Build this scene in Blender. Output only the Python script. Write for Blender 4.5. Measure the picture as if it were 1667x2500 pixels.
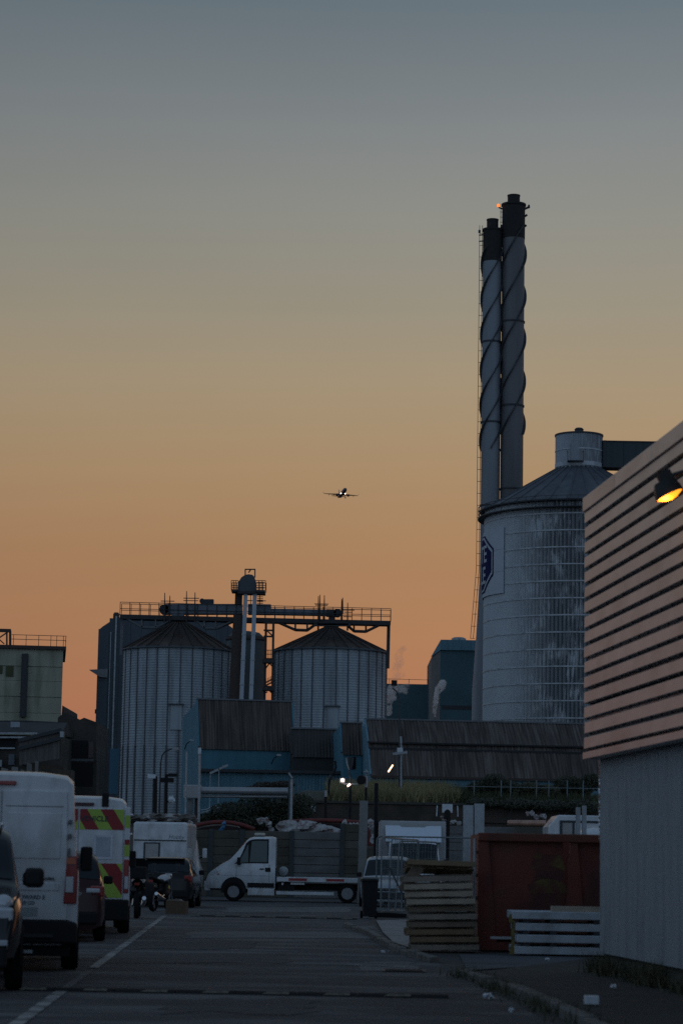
import bpy, bmesh, math, random
from mathutils import Vector, Matrix
R = math.radians
for o in list(bpy.data.objects): bpy.data.objects.remove(o)
sc = bpy.context.scene
COL = sc.collection
# ------------------------------------------------------------------ camera
EYE = Vector((0, 0, 1.45)); FPX = 5900.0; TH = R(8.24); RO = R(1.02)
_r0 = Vector((1, 0, 0)); FW = Vector((0, math.cos(TH), math.sin(TH))); _u0 = Vector((0, -math.sin(TH), math.cos(TH)))
RT = _r0*math.cos(RO) + _u0*math.sin(RO); UP = -_r0*math.sin(RO) + _u0*math.cos(RO)
cd = bpy.data.cameras.new('camera'); cam = bpy.data.objects.new('camera', cd); COL.objects.link(cam); sc.camera = cam
cd.sensor_fit = 'VERTICAL'; cd.sensor_height = 36; cd.lens = FPX/2500*36
cd.clip_start = .5; cd.clip_end = 20000
cam.matrix_world = Matrix(((RT.x, UP.x, -FW.x, EYE.x), (RT.y, UP.y, -FW.y, EYE.y), (RT.z, UP.z, -FW.z, EYE.z), (0, 0, 0, 1)))
cd.dof.use_dof = True; cd.dof.focus_distance = 200; cd.dof.aperture_fstop = 3.2
# ------------------------------------------------------------------ sky, sun, exposure
def s2l(c):
    return tuple((x/255/12.92 if x/255 <= .04045 else ((x/255+.055)/1.055)**2.4) for x in c)
W = bpy.data.worlds.new('World'); sc.world = W; W.use_nodes = True
nt = W.node_tree; nt.nodes.clear(); N = nt.nodes.new; L = nt.links.new
SUNAZ = R(15)                                      # sunset lies a little right of the view axis (+Y)
tc = N('ShaderNodeTexCoord'); sp = N('ShaderNodeSeparateXYZ'); L(tc.outputs['Generated'], sp.inputs[0])
def ramp(stops):
    r = N('ShaderNodeValToRGB'); e = r.color_ramp.elements
    e[0].position = stops[0][0]; e[0].color = (*s2l(stops[0][1]), 1)
    e[1].position = stops[-1][0]; e[1].color = (*s2l(stops[-1][1]), 1)
    for p, c in stops[1:-1]:
        x = e.new(p); x.color = (*s2l(c), 1)
    return r
warm = ramp([(0, (172,108,84)), (.06, (171,114,86)), (.095, (167,121,88)), (.125, (165,126,92)), (.16, (165,137,104)),
             (.195, (161,144,118)), (.23, (149,143,127)), (.265, (138,139,133)), (.30, (125,131,133)), (.345, (102,115,123)),
             (.5, (92,107,119)), (.75, (92,110,129)), (1, (86,106,129))])
cool = ramp([(0, (121,138,158)), (.12, (137,158,184)), (.3, (130,155,181)), (.6, (109,133,160)), (1, (86,106,129))])
for r in (warm, cool): L(sp.outputs['Z'], r.inputs[0])
vm = N('ShaderNodeVectorMath'); vm.operation = 'MULTIPLY'; vm.inputs[1].default_value = (1, 1, 0); L(tc.outputs['Generated'], vm.inputs[0])
vn = N('ShaderNodeVectorMath'); vn.operation = 'NORMALIZE'; L(vm.outputs[0], vn.inputs[0])
vd = N('ShaderNodeVectorMath'); vd.operation = 'DOT_PRODUCT'; vd.inputs[1].default_value = (math.sin(SUNAZ), math.cos(SUNAZ), 0); L(vn.outputs[0], vd.inputs[0])
mr = N('ShaderNodeMapRange'); mr.interpolation_type = 'SMOOTHSTEP'; mr.inputs[1].default_value = .25; mr.inputs[2].default_value = .96; L(vd.outputs['Value'], mr.inputs[0])
mx = N('ShaderNodeMix'); mx.data_type = 'RGBA'; L(mr.outputs[0], mx.inputs[0]); L(cool.outputs[0], mx.inputs[6]); L(warm.outputs[0], mx.inputs[7])
# a little of the physical sky, sun at the horizon, on top of the dusk gradient
sky = N('ShaderNodeTexSky'); sky.sky_type = 'NISHITA'; sky.sun_disc = False; sky.sun_elevation = R(1.0); sky.sun_rotation = SUNAZ
sm = N('ShaderNodeVectorMath'); sm.operation = 'SCALE'; sm.inputs['Scale'].default_value = .004; L(sky.outputs[0], sm.inputs[0])
gl = N('ShaderNodeMapRange'); gl.inputs[1].default_value = .88; gl.inputs[2].default_value = .995; gl.inputs[3].default_value = .84; gl.inputs[4].default_value = 1.03; L(vd.outputs['Value'], gl.inputs[0])
gs_ = N('ShaderNodeVectorMath'); gs_.operation = 'SCALE'; L(mx.outputs[2], gs_.inputs[0]); L(gl.outputs[0], gs_.inputs['Scale'])
ad = N('ShaderNodeVectorMath'); ad.operation = 'ADD'; L(gs_.outputs[0], ad.inputs[0]); L(sm.outputs[0], ad.inputs[1])
mpn = N('ShaderNodeMapping'); mpn.inputs['Scale'].default_value = (2.2,2.2,9); L(tc.outputs['Generated'], mpn.inputs[0])
nzs = N('ShaderNodeTexNoise'); nzs.inputs['Scale'].default_value = 1.6; nzs.inputs['Detail'].default_value = 4; L(mpn.outputs[0], nzs.inputs[0])
mrs = N('ShaderNodeMapRange'); mrs.inputs[1].default_value = .3; mrs.inputs[2].default_value = .7; mrs.inputs[3].default_value = .965; mrs.inputs[4].default_value = 1.035; L(nzs.outputs[0], mrs.inputs[0])
hz = N('ShaderNodeVectorMath'); hz.operation = 'SCALE'; L(ad.outputs[0], hz.inputs[0]); L(mrs.outputs[0], hz.inputs['Scale'])
bg = N('ShaderNodeBackground'); bg.inputs[1].default_value = 1.0; L(hz.outputs[0], bg.inputs[0])
ow = N('ShaderNodeOutputWorld'); L(bg.outputs[0], ow.inputs[0])
sd = bpy.data.lights.new('sun', 'SUN'); sd.energy = .03; sd.angle = R(14); sd.color = (1, .62, .4)
so = bpy.data.objects.new('sun', sd); COL.objects.link(so)
_el = R(3.5); _sdir = Vector((math.sin(SUNAZ)*math.cos(_el), math.cos(SUNAZ)*math.cos(_el), math.sin(_el)))
so.rotation_euler = _sdir.to_track_quat('Z', 'Y').to_euler(); so.location = _sdir*100
vs = sc.view_settings; vs.view_transform = 'Standard'; vs.look = 'None'; vs.exposure = 0; vs.gamma = 1
try: vs.use_curve_mapping = False
except Exception: pass
sc.cycles.use_denoising = False; sc.cycles.max_bounces = 8; sc.cycles.volume_bounces = 6; sc.cycles.sample_clamp_indirect = .6; sc.cycles.sample_clamp_direct = 12; sc.cycles.caustics_reflective = False; sc.cycles.caustics_refractive = False; sc.cycles.blur_glossy = 1.0
# ------------------------------------------------------------------ helpers
def P(px, py, Y):
    """point on the plane y=Y that the photograph shows at pixel (px,py)"""
    d = FW + RT*((px-833.5)/FPX) + UP*((1250-py)/FPX)
    return EYE + d*(Y/d.y)
def G(px, py, z=0.0):
    d = FW + RT*((px-833.5)/FPX) + UP*((1250-py)/FPX)
    return EYE + d*((z-EYE.z)/d.z)
def X(px, py, Y): return P(px, py, Y).x
def Z(px, py, Y): return P(px, py, Y).z
def V(*a): return Vector(a)
class MB:
    def __init__(s): s.v = []; s.f = []; s.m = None
    def add(s, pts, faces):
        b = len(s.v)
        for p in pts:
            p = Vector(p); s.v.append(s.m @ p if s.m else p)
        s.f += [tuple(b+i for i in f) for f in faces]; return s
    def poly(s, pts): return s.add(pts, [tuple(range(len(pts)))])
    def box(s, x0, x1, y0, y1, z0, z1):
        return s.add([(x0,y0,z0),(x1,y0,z0),(x1,y1,z0),(x0,y1,z0),(x0,y0,z1),(x1,y0,z1),(x1,y1,z1),(x0,y1,z1)],
                     [(0,3,2,1),(4,5,6,7),(0,1,5,4),(1,2,6,5),(2,3,7,6),(3,0,4,7)])
    def prism(s, poly, ext):
        """poly: planar 3D points, ext: vector"""
        n = len(poly); e = Vector(ext); a = [Vector(p) for p in poly]
        return s.add(a + [p+e for p in a], [tuple(range(n))[::-1], tuple(range(n, 2*n))] + [(i, (i+1) % n, n+(i+1) % n, n+i) for i in range(n)])
    def bar(s, p, q, w, h=None, up=(0,0,1)):
        p = Vector(p); q = Vector(q); h = h or w; d = (q-p)
        if d.length < 1e-6: return s
        d.normalize(); u = Vector(up)
        if abs(d.dot(u)) > .98: u = Vector((0,1,0))
        a = d.cross(u).normalized(); b = a.cross(d).normalized(); a *= w/2; b *= h/2
        return s.add([p-a-b, p+a-b, p+a+b, p-a+b, q-a-b, q+a-b, q+a+b, q-a+b], [(0,3,2,1),(4,5,6,7),(0,1,5,4),(1,2,6,5),(2,3,7,6),(3,0,4,7)])
    def tube(s, pts, r, n=8, cap=True):
        pts = [Vector(p) for p in pts]; rs = r if isinstance(r, (list, tuple)) else [r]*len(pts); rings = []
        u = None
        for i, p in enumerate(pts):
            d = (pts[min(i+1, len(pts)-1)] - pts[max(i-1, 0)]).normalized()
            if u is None:
                u = Vector((0,0,1)) if abs(d.z) < .9 else Vector((0,1,0))
            a = d.cross(u)
            if a.length < 1e-4: a = d.cross(Vector((1,0,0)))
            a.normalize(); u = a.cross(d).normalized()
            rings.append([p + (a*math.cos(2*math.pi*k/n) + u*math.sin(2*math.pi*k/n))*rs[i] for k in range(n)])
        return s.rings(rings, cap)
    def rings(s, rings, cap=True, closed=True):
        n = len(rings[0]); pts = [p for r in rings for p in r]; f = []
        for i in range(len(rings)-1):
            for k in range(n if closed else n-1):
                k2 = (k+1) % n; f.append((i*n+k, i*n+k2, (i+1)*n+k2, (i+1)*n+k))
        if cap:
            f.append(tuple(range(n))[::-1]); f.append(tuple((len(rings)-1)*n+k for k in range(n)))
        return s.add(pts, f)
    def lathe(s, prof, n=32, c=(0,0,0), axis='z', a0=0, a1=2*math.pi, cap=True):
        full = abs(a1-a0-2*math.pi) < 1e-6; m = n if full else n+1; c = Vector(c); rings = []
        for r, z in prof:
            ring = []
            for k in range(m):
                a = a0+(a1-a0)*k/n; x, y = r*math.cos(a), r*math.sin(a)
                ring.append(c + (Vector((x,y,z)) if axis == 'z' else Vector((z,x,y)) if axis == 'x' else Vector((y,z,x))))
            rings.append(ring)
        return s.rings(rings, cap and full, full)
    def build(s, name, mat, parent=None, smooth=0, bevel=0, loc=None, rz=0, **tags):
        me = bpy.data.meshes.new(name); me.from_pydata([tuple(p) for p in s.v], [], s.f); me.materials.append(mat)
        bm = bmesh.new(); bm.from_mesh(me); bmesh.ops.recalc_face_normals(bm, faces=bm.faces); bm.to_mesh(me); bm.free()
        return link(name, me, parent, smooth, bevel, loc, rz, **tags)
def link(name, me, parent=None, smooth=0, bevel=0, loc=None, rz=0, **tags):
    if smooth:
        me.polygons.foreach_set('use_smooth', [True]*len(me.polygons)); me.set_sharp_from_angle(angle=R(smooth))
    o = bpy.data.objects.new(name, me); COL.objects.link(o)
    if parent is not None: o.parent = parent
    if loc is not None: o.location = loc
    if rz: o.rotation_euler.z = rz
    if bevel:
        b = o.modifiers.new('bevel', 'BEVEL'); b.width = bevel; b.segments = 2; b.limit_method = 'ANGLE'; b.angle_limit = R(40)
    for k, v in tags.items(): o[k] = v
    return o
def thing(name, label, cat, loc=(0,0,0), rz=0, group=None):
    o = bpy.data.objects.new(name, None); COL.objects.link(o); o.location = loc; o.rotation_euler = (0,0,rz)
    o.empty_display_size = .2; o['label'] = label; o['category'] = cat
    if group: o['group'] = group
    return o
def tag(o, label, cat, group=None):
    o['label'] = label; o['category'] = cat
    if group: o['group'] = group
    return o
def inst(src, parent, loc=None, rz=None, rot=None):
    c = src.copy(); COL.objects.link(c); c.parent = parent
    if loc is not None: c.location = loc
    if rz is not None: c.rotation_euler.z = rz
    if rot is not None: c.rotation_euler = rot
    return c
def copy_tree(o, parent=None):
    c = o.copy(); COL.objects.link(c); c.parent = parent
    for ch in list(o.children): copy_tree(ch, c)
    return c
def text_parts(s, size, offset=0, shear=0, align='CENTER', ext=0):
    cu = bpy.data.curves.new('lettering', 'FONT'); cu.body = s; cu.size = size; cu.offset = offset; cu.shear = shear
    cu.align_x = align; cu.extrude = ext; cu.resolution_u = 2
    ob = bpy.data.objects.new('lettering', cu); COL.objects.link(ob)
    me = bpy.data.meshes.new_from_object(ob.evaluated_get(bpy.context.evaluated_depsgraph_get()))
    v = [p.co.copy() for p in me.vertices]; f = [tuple(p.vertices) for p in me.polygons]
    bpy.data.objects.remove(ob); bpy.data.curves.remove(cu); bpy.data.meshes.remove(me)
    return v, f
def lettering(s, size, mat, parent, loc, name='lettering', rotx=math.pi/2, rz=0, **k):
    v, f = text_parts(s, size, **k)
    mb = MB(); mb.m = Matrix.Translation(loc) @ Matrix.Rotation(rz, 4, 'Z') @ Matrix.Rotation(rotx, 4, 'X'); mb.add(v, f)
    return mb.build(name, mat, parent)
# ------------------------------------------------------------------ materials
MATS = {}
def M(name, col, rough=.6, metal=0, var=.15, scale=4, bump=0, bscale=30, stretch=(1,1,1), dirt=None, dfac=.5, dscale=3, dstretch=(1,1,1), coat=0, thr=(.45,.7), coords='Object', spec=.5, rnd=0, dark=None, kfac=.6, kscale=1, kstretch=(1,1,1), kthr=(.5,.65)):
    if name in MATS: return MATS[name]
    m = bpy.data.materials.new(name); m.use_nodes = True; t = m.node_tree; b = t.nodes['Principled BSDF']; n = t.nodes.new; l = t.links.new
    b.inputs['Roughness'].default_value = rough; b.inputs['Metallic'].default_value = metal
    b.inputs['Specular IOR Level'].default_value = spec
    if coat: b.inputs['Coat Weight'].default_value = coat; b.inputs['Coat Roughness'].default_value = .08
    tcn = n('ShaderNodeTexCoord'); csock = tcn.outputs[coords]
    if rnd:
        oi = n('ShaderNodeObjectInfo'); va = n('ShaderNodeVectorMath'); va.operation = 'MULTIPLY_ADD'; l(oi.outputs['Random'], va.inputs[0]); va.inputs[1].default_value = (37,53,71); l(csock, va.inputs[2]); csock = va.outputs[0]
    def noise(sc_, st, det=5):
        mp = n('ShaderNodeMapping'); mp.inputs['Scale'].default_value = st; l(csock, mp.inputs[0])
        x = n('ShaderNodeTexNoise'); x.inputs['Scale'].default_value = sc_; x.inputs['Detail'].default_value = det; l(mp.outputs[0], x.inputs[0]); return x
    nz = noise(scale, stretch)
    mi = n('ShaderNodeMix'); mi.data_type = 'RGBA'; l(nz.outputs[0], mi.inputs[0])
    mi.inputs[6].default_value = (*[c*(1-2*var) for c in col], 1); mi.inputs[7].default_value = (*[min(1, c*(1+2*var)) for c in col], 1)
    out = mi.outputs[2]
    if dirt:
        dz = noise(dscale, dstretch, 6); mr_ = n('ShaderNodeMapRange'); mr_.inputs[1].default_value = thr[0]; mr_.inputs[2].default_value = thr[1]; mr_.inputs[4].default_value = dfac
        l(dz.outputs[0], mr_.inputs[0]); m2 = n('ShaderNodeMix'); m2.data_type = 'RGBA'; l(mr_.outputs[0], m2.inputs[0]); l(out, m2.inputs[6]); m2.inputs[7].default_value = (*dirt, 1); out = m2.outputs[2]
    if dark:
        dz = noise(kscale, kstretch, 6); mr_ = n('ShaderNodeMapRange'); mr_.inputs[1].default_value = kthr[0]; mr_.inputs[2].default_value = kthr[1]; mr_.inputs[4].default_value = kfac
        l(dz.outputs[0], mr_.inputs[0]); m2 = n('ShaderNodeMix'); m2.data_type = 'RGBA'; l(mr_.outputs[0], m2.inputs[0]); l(out, m2.inputs[6]); m2.inputs[7].default_value = (*dark, 1); out = m2.outputs[2]
    if rnd:
        mm = n('ShaderNodeMapRange'); mm.inputs[3].default_value = 1-rnd; mm.inputs[4].default_value = 1+rnd; l(oi.outputs['Random'], mm.inputs[0])
        vs_ = n('ShaderNodeVectorMath'); vs_.operation = 'SCALE'; l(out, vs_.inputs[0]); l(mm.outputs[0], vs_.inputs['Scale']); out = vs_.outputs[0]
    l(out, b.inputs['Base Color'])
    if bump:
        bz = noise(bscale, stretch, 8); bp = n('ShaderNodeBump'); bp.inputs['Strength'].default_value = bump; bp.inputs['Distance'].default_value = .02; l(bz.outputs[0], bp.inputs['Height']); l(bp.outputs[0], b.inputs['Normal'])
    MATS[name] = m; return m
def E(name, col, strength):
    if name in MATS: return MATS[name]
    m = bpy.data.materials.new(name); m.use_nodes = True; b = m.node_tree.nodes['Principled BSDF']
    b.inputs['Base Color'].default_value = (*col, 1); b.inputs['Emission Color'].default_value = (*col, 1); b.inputs['Emission Strength'].default_value = strength
    MATS[name] = m; return m
glass = M('glass_dark', (.012,.017,.02), .05, 0, .1, 2, spec=.35)
rubber = M('rubber', (.012,.012,.0125), .9, 0, .2, 20, spec=.15)
blackpl = M('black_plastic', (.012,.0125,.0135), .65, 0, .2, 10, spec=.25)
chrome = M('bright_metal', (.6,.62,.64), .22, 1, .05, 6)
galv = M('galvanised_steel', (.36,.39,.41), .45, .6, .15, 12, dirt=(.12,.11,.1), dfac=.4)
rust = M('rusty_dark_steel', (.07,.05,.042), .75, .2, .25, 8)
darkst = M('dark_painted_steel', (.045,.047,.052), .6, .2, .2, 6)
# ------------------------------------------------------------------ ground and road
def asphalt_mat(name, col, wear):
    m = M(name, col, .88, 0, .34, 26, bump=.45, bscale=45, dirt=wear, dfac=.9, dscale=.8, dstretch=(.45, 1.5, 1), thr=(.47,.66), dark=tuple(c*.5 for c in col), kfac=.8, kscale=.7, kstretch=(.6,1.3,1), kthr=(.52,.68))
    return m
asph = asphalt_mat('asphalt', (.038,.039,.043), (.125,.125,.127))
soil = M('yard_ground', (.04,.039,.038), .95, 0, .3, .6, bump=.5, bscale=20, dirt=(.06,.058,.053), dfac=.6, dscale=.8)
mb = MB(); mb.box(-4000, 4000, -60, 9000, -.5, 0); mb.build('ground', soil, kind='structure')
def sheet(name, pts, mat, z, **t):
    mb = MB(); mb.poly([(p[0], p[1], z) for p in pts]); return mb.build(name, mat, **t)
sheet('road', [(-9.5,-10),(2.9,-10),(2.15,20),(1.75,30),(1.35,42),(.85,58),(.9,70),(6,76),(6,92),(-14,92),(-12,60)], asph, .004, kind='structure')
conc = M('pale_concrete', (.23,.225,.22), .9, 0, .2, 1.5, bump=.3, dirt=(.08,.075,.07), dfac=.7, dscale=2)
patchm = asphalt_mat('asphalt_patch', (.12,.12,.122), (.06,.06,.062))
patch2 = asphalt_mat('dark_asphalt_patch', (.036,.037,.041), (.055,.055,.058))
for i, (a, b_, mt) in enumerate([((470,2276),(905,2292),patchm), ((880,2350),(1010,2372),patchm), ((250,2330),(700,2352),patch2), ((560,2215),(860,2228),patchm),
                                 ((330,2300),(620,2318),patch2), ((420,2440),(760,2475),patch2)]):
    rr = random.Random(i+5); c = [G(a[0],a[1]), G(b_[0],a[1]), G(b_[0],b_[1]), G(a[0]-20,b_[1])]
    pts = []
    for k in range(4):
        p, q = c[k], c[(k+1) % 4]
        for j in range(6): t = j/6; w = p.lerp(q, t); pts.append((w.x+rr.uniform(-.12,.12), w.y+rr.uniform(-.35,.35)))
    sheet('road_patch', pts, mt, .008, kind='structure')
paint = M('worn_road_paint', (.3,.3,.29), .8, 0, .2, 3, dirt=(.06,.06,.063), dfac=.95, dscale=2.2, thr=(.42,.6))
def stripe(name, p, q, w, z=.012, mat=paint):
    d = (q-p).normalized(); n_ = Vector((-d.y, d.x, 0))*w/2
    return sheet(name, [p-n_, p+n_, q+n_, q-n_], mat, z, kind='structure')
l0, l1 = G(20,2518), G(402,2237)
def lp(t): return l0.lerp(l1, t)
stripe('road_marking', lp(0), lp(.145), .13); stripe('road_marking', lp(.16), lp(.27), .10, mat=M('very_worn_paint', (.13,.13,.13), .85, 0, .3, 3, dirt=(.055,.055,.06), dfac=1, dscale=3, thr=(.35,.6)))
stripe('road_marking', lp(.28), lp(1), .13)
stripe('road_marking', G(842,2357), G(995,2363), .16)
# humps of bolted rubber segments across the road
bump_m = M('speed_hump_rubber', (.013,.013,.014), .85, 0, .2, 6, spec=.2); bump_y = M('worn_yellow_inlay', (.17,.15,.11), .7, 0, .3, 8, dirt=(.03,.03,.03), dfac=.9, dscale=9)
def hump(pa, pb, seg, w, h, label):
    d = pb-pa; n_ = int(d.length/seg); ang = math.atan2(d.y, d.x)
    t = thing('speed_hump', label, 'speed hump', (pa.x, pa.y, .004), ang)
    prof = [(-w/2,0),(-w*.32,h*.75),(-w*.1,h),(w*.1,h),(w*.32,h*.75),(w/2,0)]
    mb = MB(); mb.prism([(.006,y,z) for y, z in prof], (seg-.012,0,0)); s0 = mb.build('hump_segment', bump_m, t, smooth=30)
    mi = MB(); mi.poly([(-.05,-w*.47,h*.1+.012),(seg*.75,-w*.47,h*.1+.012),(seg*.75,-w*.30,h*.80+.008),(.02,-w*.30,h*.80+.008)]); y0 = mi.build('yellow_inlay', bump_y, s0)
    for i in range(1, n_):
        c = inst(s0, t, (i*seg, random.Random(i).uniform(-.02,.02), 0))
        if i % 2 == 0: inst(y0, c)
hump(G(62,2418), G(1108,2437), .33, .36, .036, 'low dark rubber speed hump crossing the road in the foreground')
hump(G(468,2237), G(880,2246), .33, .36, .036, 'low dark rubber speed hump crossing the road near the flatbed truck')
dc = thing('drain_cover', 'dark square drain cover in the road left of the kerb', 'drain cover', G(985,2372)+V(0,0,.012))
MB().box(-.3,.3,-.3,.3,0,.006).build('frame', darkst, dc)
for k in range(7): MB().box(-.25,.25,-.25+k*.08-.018,-.25+k*.08+.018,.0065,.014).build('bar', rust, dc)
# kerbs: right foreground verge and the yard mouth
kerbm = M('kerb_concrete', (.13,.125,.115), .9, 0, .25, 3, bump=.4, dirt=(.04,.045,.03), dfac=.8, dscale=4)
def kerb(pts, label, h=.11, w=.14, sl=.9):
    t = thing('kerb', label, 'kerb', (pts[0].x, pts[0].y, 0)); o = pts[0]; rr = random.Random(3)
    for a, b_ in zip(pts, pts[1:]):
        d = b_-a; n_ = max(1, round(d.length/sl))
        for i in range(n_):
            p = a.lerp(b_, i/n_+.012/d.length); q = a.lerp(b_, (i+1)/n_-.012/d.length); dz = rr.uniform(-.02,.015)
            mb = MB(); mb.bar(p-o+V(0,0,h/2-.05+dz), q-o+V(rr.uniform(-.02,.02),0,h/2-.05+dz), w, h+.1); mb.build('kerb_stone', kerbm, t, bevel=.02)
kerb([G(1128,2384), G(1225,2418), G(1330,2458), G(1440,2512), G(1500,2560)], 'broken concrete kerb with weeds edging the right foreground verge')
kerb([G(845,2262), G(905,2285), G(940,2308), G(985,2330), G(1060,2352)], 'worn kerb curving round the pale concrete apron beside the pallets', .1)
verge = M('verge_ground', (.03,.029,.027), .95, 0, .3, 1.5, bump=.6, bscale=18)
v0 = [G(1135,2386), G(1225,2420), G(1330,2460), G(1445,2515), G(1500,2560), V(4.9,18,0), V(3.95,27.9,0), V(3.55,33,0), G(1455,2345)]
sheet('verge', v0, verge, .05, kind='structure')
sheet('concrete_apron', [G(918,2250), G(1010,2247), G(1300,2255), G(1300,2322), G(1000,2318), G(960,2304), G(935,2280)], conc, .03, kind='structure')
sheet('pavement', [G(1120,2332), G(1460,2326), G(1460,2350), G(1140,2372)], asphalt_mat('pavement_asphalt', (.07,.072,.08), (.05,.05,.055)), .016, kind='structure')
# ------------------------------------------------------------------ raised bank and retaining wall
brick = M('old_dark_brick', (.075,.056,.042), .9, 0, .35, 7, bump=.5, bscale=25, dirt=(.03,.03,.022), dfac=.8, dscale=.8)
def brick_mat(name, c1, c2, mortar, scale):
    m = bpy.data.materials.new(name); m.use_nodes = True; t = m.node_tree; b = t.nodes['Principled BSDF']; b.inputs['Roughness'].default_value = .92
    tcn = t.nodes.new('ShaderNodeTexCoord'); mp = t.nodes.new('ShaderNodeMapping'); mp.inputs['Rotation'].default_value = (R(90),0,0); t.links.new(tcn.outputs['Object'], mp.inputs[0])
    br = t.nodes.new('ShaderNodeTexBrick'); br.inputs['Scale'].default_value = scale; br.inputs['Color1'].default_value = (*c1,1); br.inputs['Color2'].default_value = (*c2,1); br.inputs['Mortar'].default_value = (*mortar,1)
    br.inputs['Brick Width'].default_value = .45; br.inputs['Row Height'].default_value = .15; t.links.new(mp.outputs[0], br.inputs[0])
    nz = t.nodes.new('ShaderNodeTexNoise'); nz.inputs['Scale'].default_value = .7; nz.inputs['Detail'].default_value = 7; t.links.new(tcn.outputs['Object'], nz.inputs[0])
    mr_ = t.nodes.new('ShaderNodeMapRange'); mr_.inputs[1].default_value = .42; mr_.inputs[2].default_value = .65; mr_.inputs[4].default_value = .75; t.links.new(nz.outputs[0], mr_.inputs[0])
    mi = t.nodes.new('ShaderNodeMix'); mi.data_type = 'RGBA'; t.links.new(mr_.outputs[0], mi.inputs[0]); t.links.new(br.outputs[0], mi.inputs[6]); mi.inputs[7].default_value = (.03,.03,.022,1)
    t.links.new(mi.outputs[2], b.inputs['Base Color']); MATS[name] = m; return m
bwall = brick_mat('brickwork', (.095,.062,.045), (.07,.05,.038), (.1,.09,.08), 1.6)
BZ = 4.42
xs_ = [-80,-14,-7,-5.2,-3.4,-1.7,3,12,60]; hl = [3.3,3.3,3.3,3.5,4.0,4.37,4.37,4.37,4.37]
ys_ = [(120,0),(126,.5),(133,.93),(147,1.23),(160,1.23),(420,1.23)]
mb = MB(); n_ = len(xs_)
mb.add([(x, y, h+(dz*(h-3.3)/1.07)) for (y, dz) in ys_ for x, h in zip(xs_, hl)], [(j*n_+i, j*n_+i+1, (j+1)*n_+i+1, (j+1)*n_+i) for j in range(len(ys_)-1) for i in range(n_-1)])
bankm = M('bank_soil', (.052,.05,.032), .95, 0, .3, .8, bump=.6, bscale=8)
mb.build('bank', bankm, kind='structure')
t = thing('retaining_wall', 'dark brown brick retaining wall below the grass bank', 'wall', (0,120,0))
mb = MB(); mb.prism([(-80,-.5,-.2),(60,-.5,-.2),(60,-.5,BZ-.12),(-1.7,-.5,BZ-.12),(-5.2,-.5,3.42),(-80,-.5,3.22)], (0,.5,0)); mb.build('brick_face', bwall, t)
for i in range(16):
    mb = MB(); mb.box(-1.7+i*3+.02, 1.3+i*3-.02, -.6, .1, BZ-.118, BZ); mb.build('coping_stone', M('coping', (.07,.066,.058), .9, 0, .2, 3), t)
sg = tag(MB().box(-.12,.12,-.03,0,-.17,.17).build('notice_plate', M('white_sign', (.62,.66,.68), .5), loc=P(764,1973,119.45)), 'small white square notice on the brick retaining wall', 'sign')
# ------------------------------------------------------------------ warehouse on the right
C0 = V(3.57, 33.0, 0); C1 = V(4.02, 27.9, 0); wd = (C1-C0).normalized(); wang = math.atan2(wd.y, wd.x)
t = thing('warehouse', 'large warehouse at right with ribbed metal upper cladding and plain grey lower wall', 'building', C0, wang)
# local x runs along the wall towards the camera, local -y faces the road (left)
WL = 13.0; ZB = 2.98; ZT = 6.48
greyw = M('grey_wall_board', (.31,.335,.345), .85, 0, .12, 3, bump=.25, bscale=60, stretch=(8,1,.6), dirt=(.2,.215,.225), dfac=.55, dscale=1.6, dstretch=(3,1,.5), spec=.15)
clad = M('brown_grey_metal_cladding', (.45,.425,.405), .38, .5, .1, 2, bump=.04, bscale=6, dirt=(.26,.235,.215), dfac=.6, dscale=1.6, dstretch=(.6,1,2), rnd=.05)
plm = M('mossy_plinth', (.045,.047,.032), .95, 0, .3, 4, bump=.6, bscale=15, dirt=(.09,.08,.065), dfac=.7, dscale=3)
sgn = 1
def wy(y): return y    # +y is into the building
# which side is the road? wall direction (towards camera) rotated +90deg points to +X for this heading
mb = MB(); mb.box(0.02, WL, .06, .3, -.1, .30); mb.build('plinth', plm, t)
for i in range(11):
    mb = MB(); x0 = i*1.2; mb.box(x0+.006, x0+1.194, 0, .25, .30, ZB+.1); mb.build('wall_panel', greyw, t, bevel=.008)
mb = MB(); mb.box(.02, WL, .25, 16, 0, ZT-.15); mb.build('inner_block', greyw, t)
NPL = 16; pitch = (ZT-.2-ZB)/NPL; OUT = -.22
backm = M('cladding_backing', (.12,.115,.11), .6, .2, .1, 3)
mb = MB(); mb.box(.05, WL, OUT+.08, -.004, ZB+.02, ZT-.21); mb.build('cladding_backing', backm, t)
# plank: bold convex rib, recessed shadow gap below it
pr = [(OUT+.078,.0),(OUT+.078,.040),(OUT+.004,.046),(OUT-.004,.054),(OUT,pitch-.012),(OUT+.01,pitch-.004),(OUT+.078,pitch-.001)]
mb = MB(); mb.prism([(0,y,z) for y, z in pr], (WL,0,0)); pl0 = mb.build('cladding_plank', clad, t, smooth=25)
fx = MB(); rr = random.Random(2)
for k in range(24): fx.box(.28+k*.54-.016, .28+k*.54+.016, OUT-.005, OUT+.03, .02, .052) if k < 23 else None
f0 = fx.build('fixings', darkst, pl0, kind='stuff')
pl0.location = (0,0,ZB)
for i in range(1, NPL):
    c = inst(pl0, t, (rr.uniform(-.012,.012), rr.uniform(-.004,.004), ZB+i*pitch), rot=(R(rr.uniform(-1.2,1.2))*0, R(rr.uniform(-.03,.03)), R(rr.uniform(-.02,.02)))); inst(f0, c, (rr.uniform(-.1,.1),0,0))
for i in range(6):
    mb = MB(); x0 = i*2.2; mb.box(x0-.02+.004, x0+2.2-.02-.004, OUT-.03, .3, ZT-.2+.0005, ZT); mb.build('fascia_panel', clad, t, bevel=.01)
mb = MB(); mb.box(.0, WL, OUT-.02, .0, ZB-.09, ZB-.002); mb.build('drip_flashing', clad, t)
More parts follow.
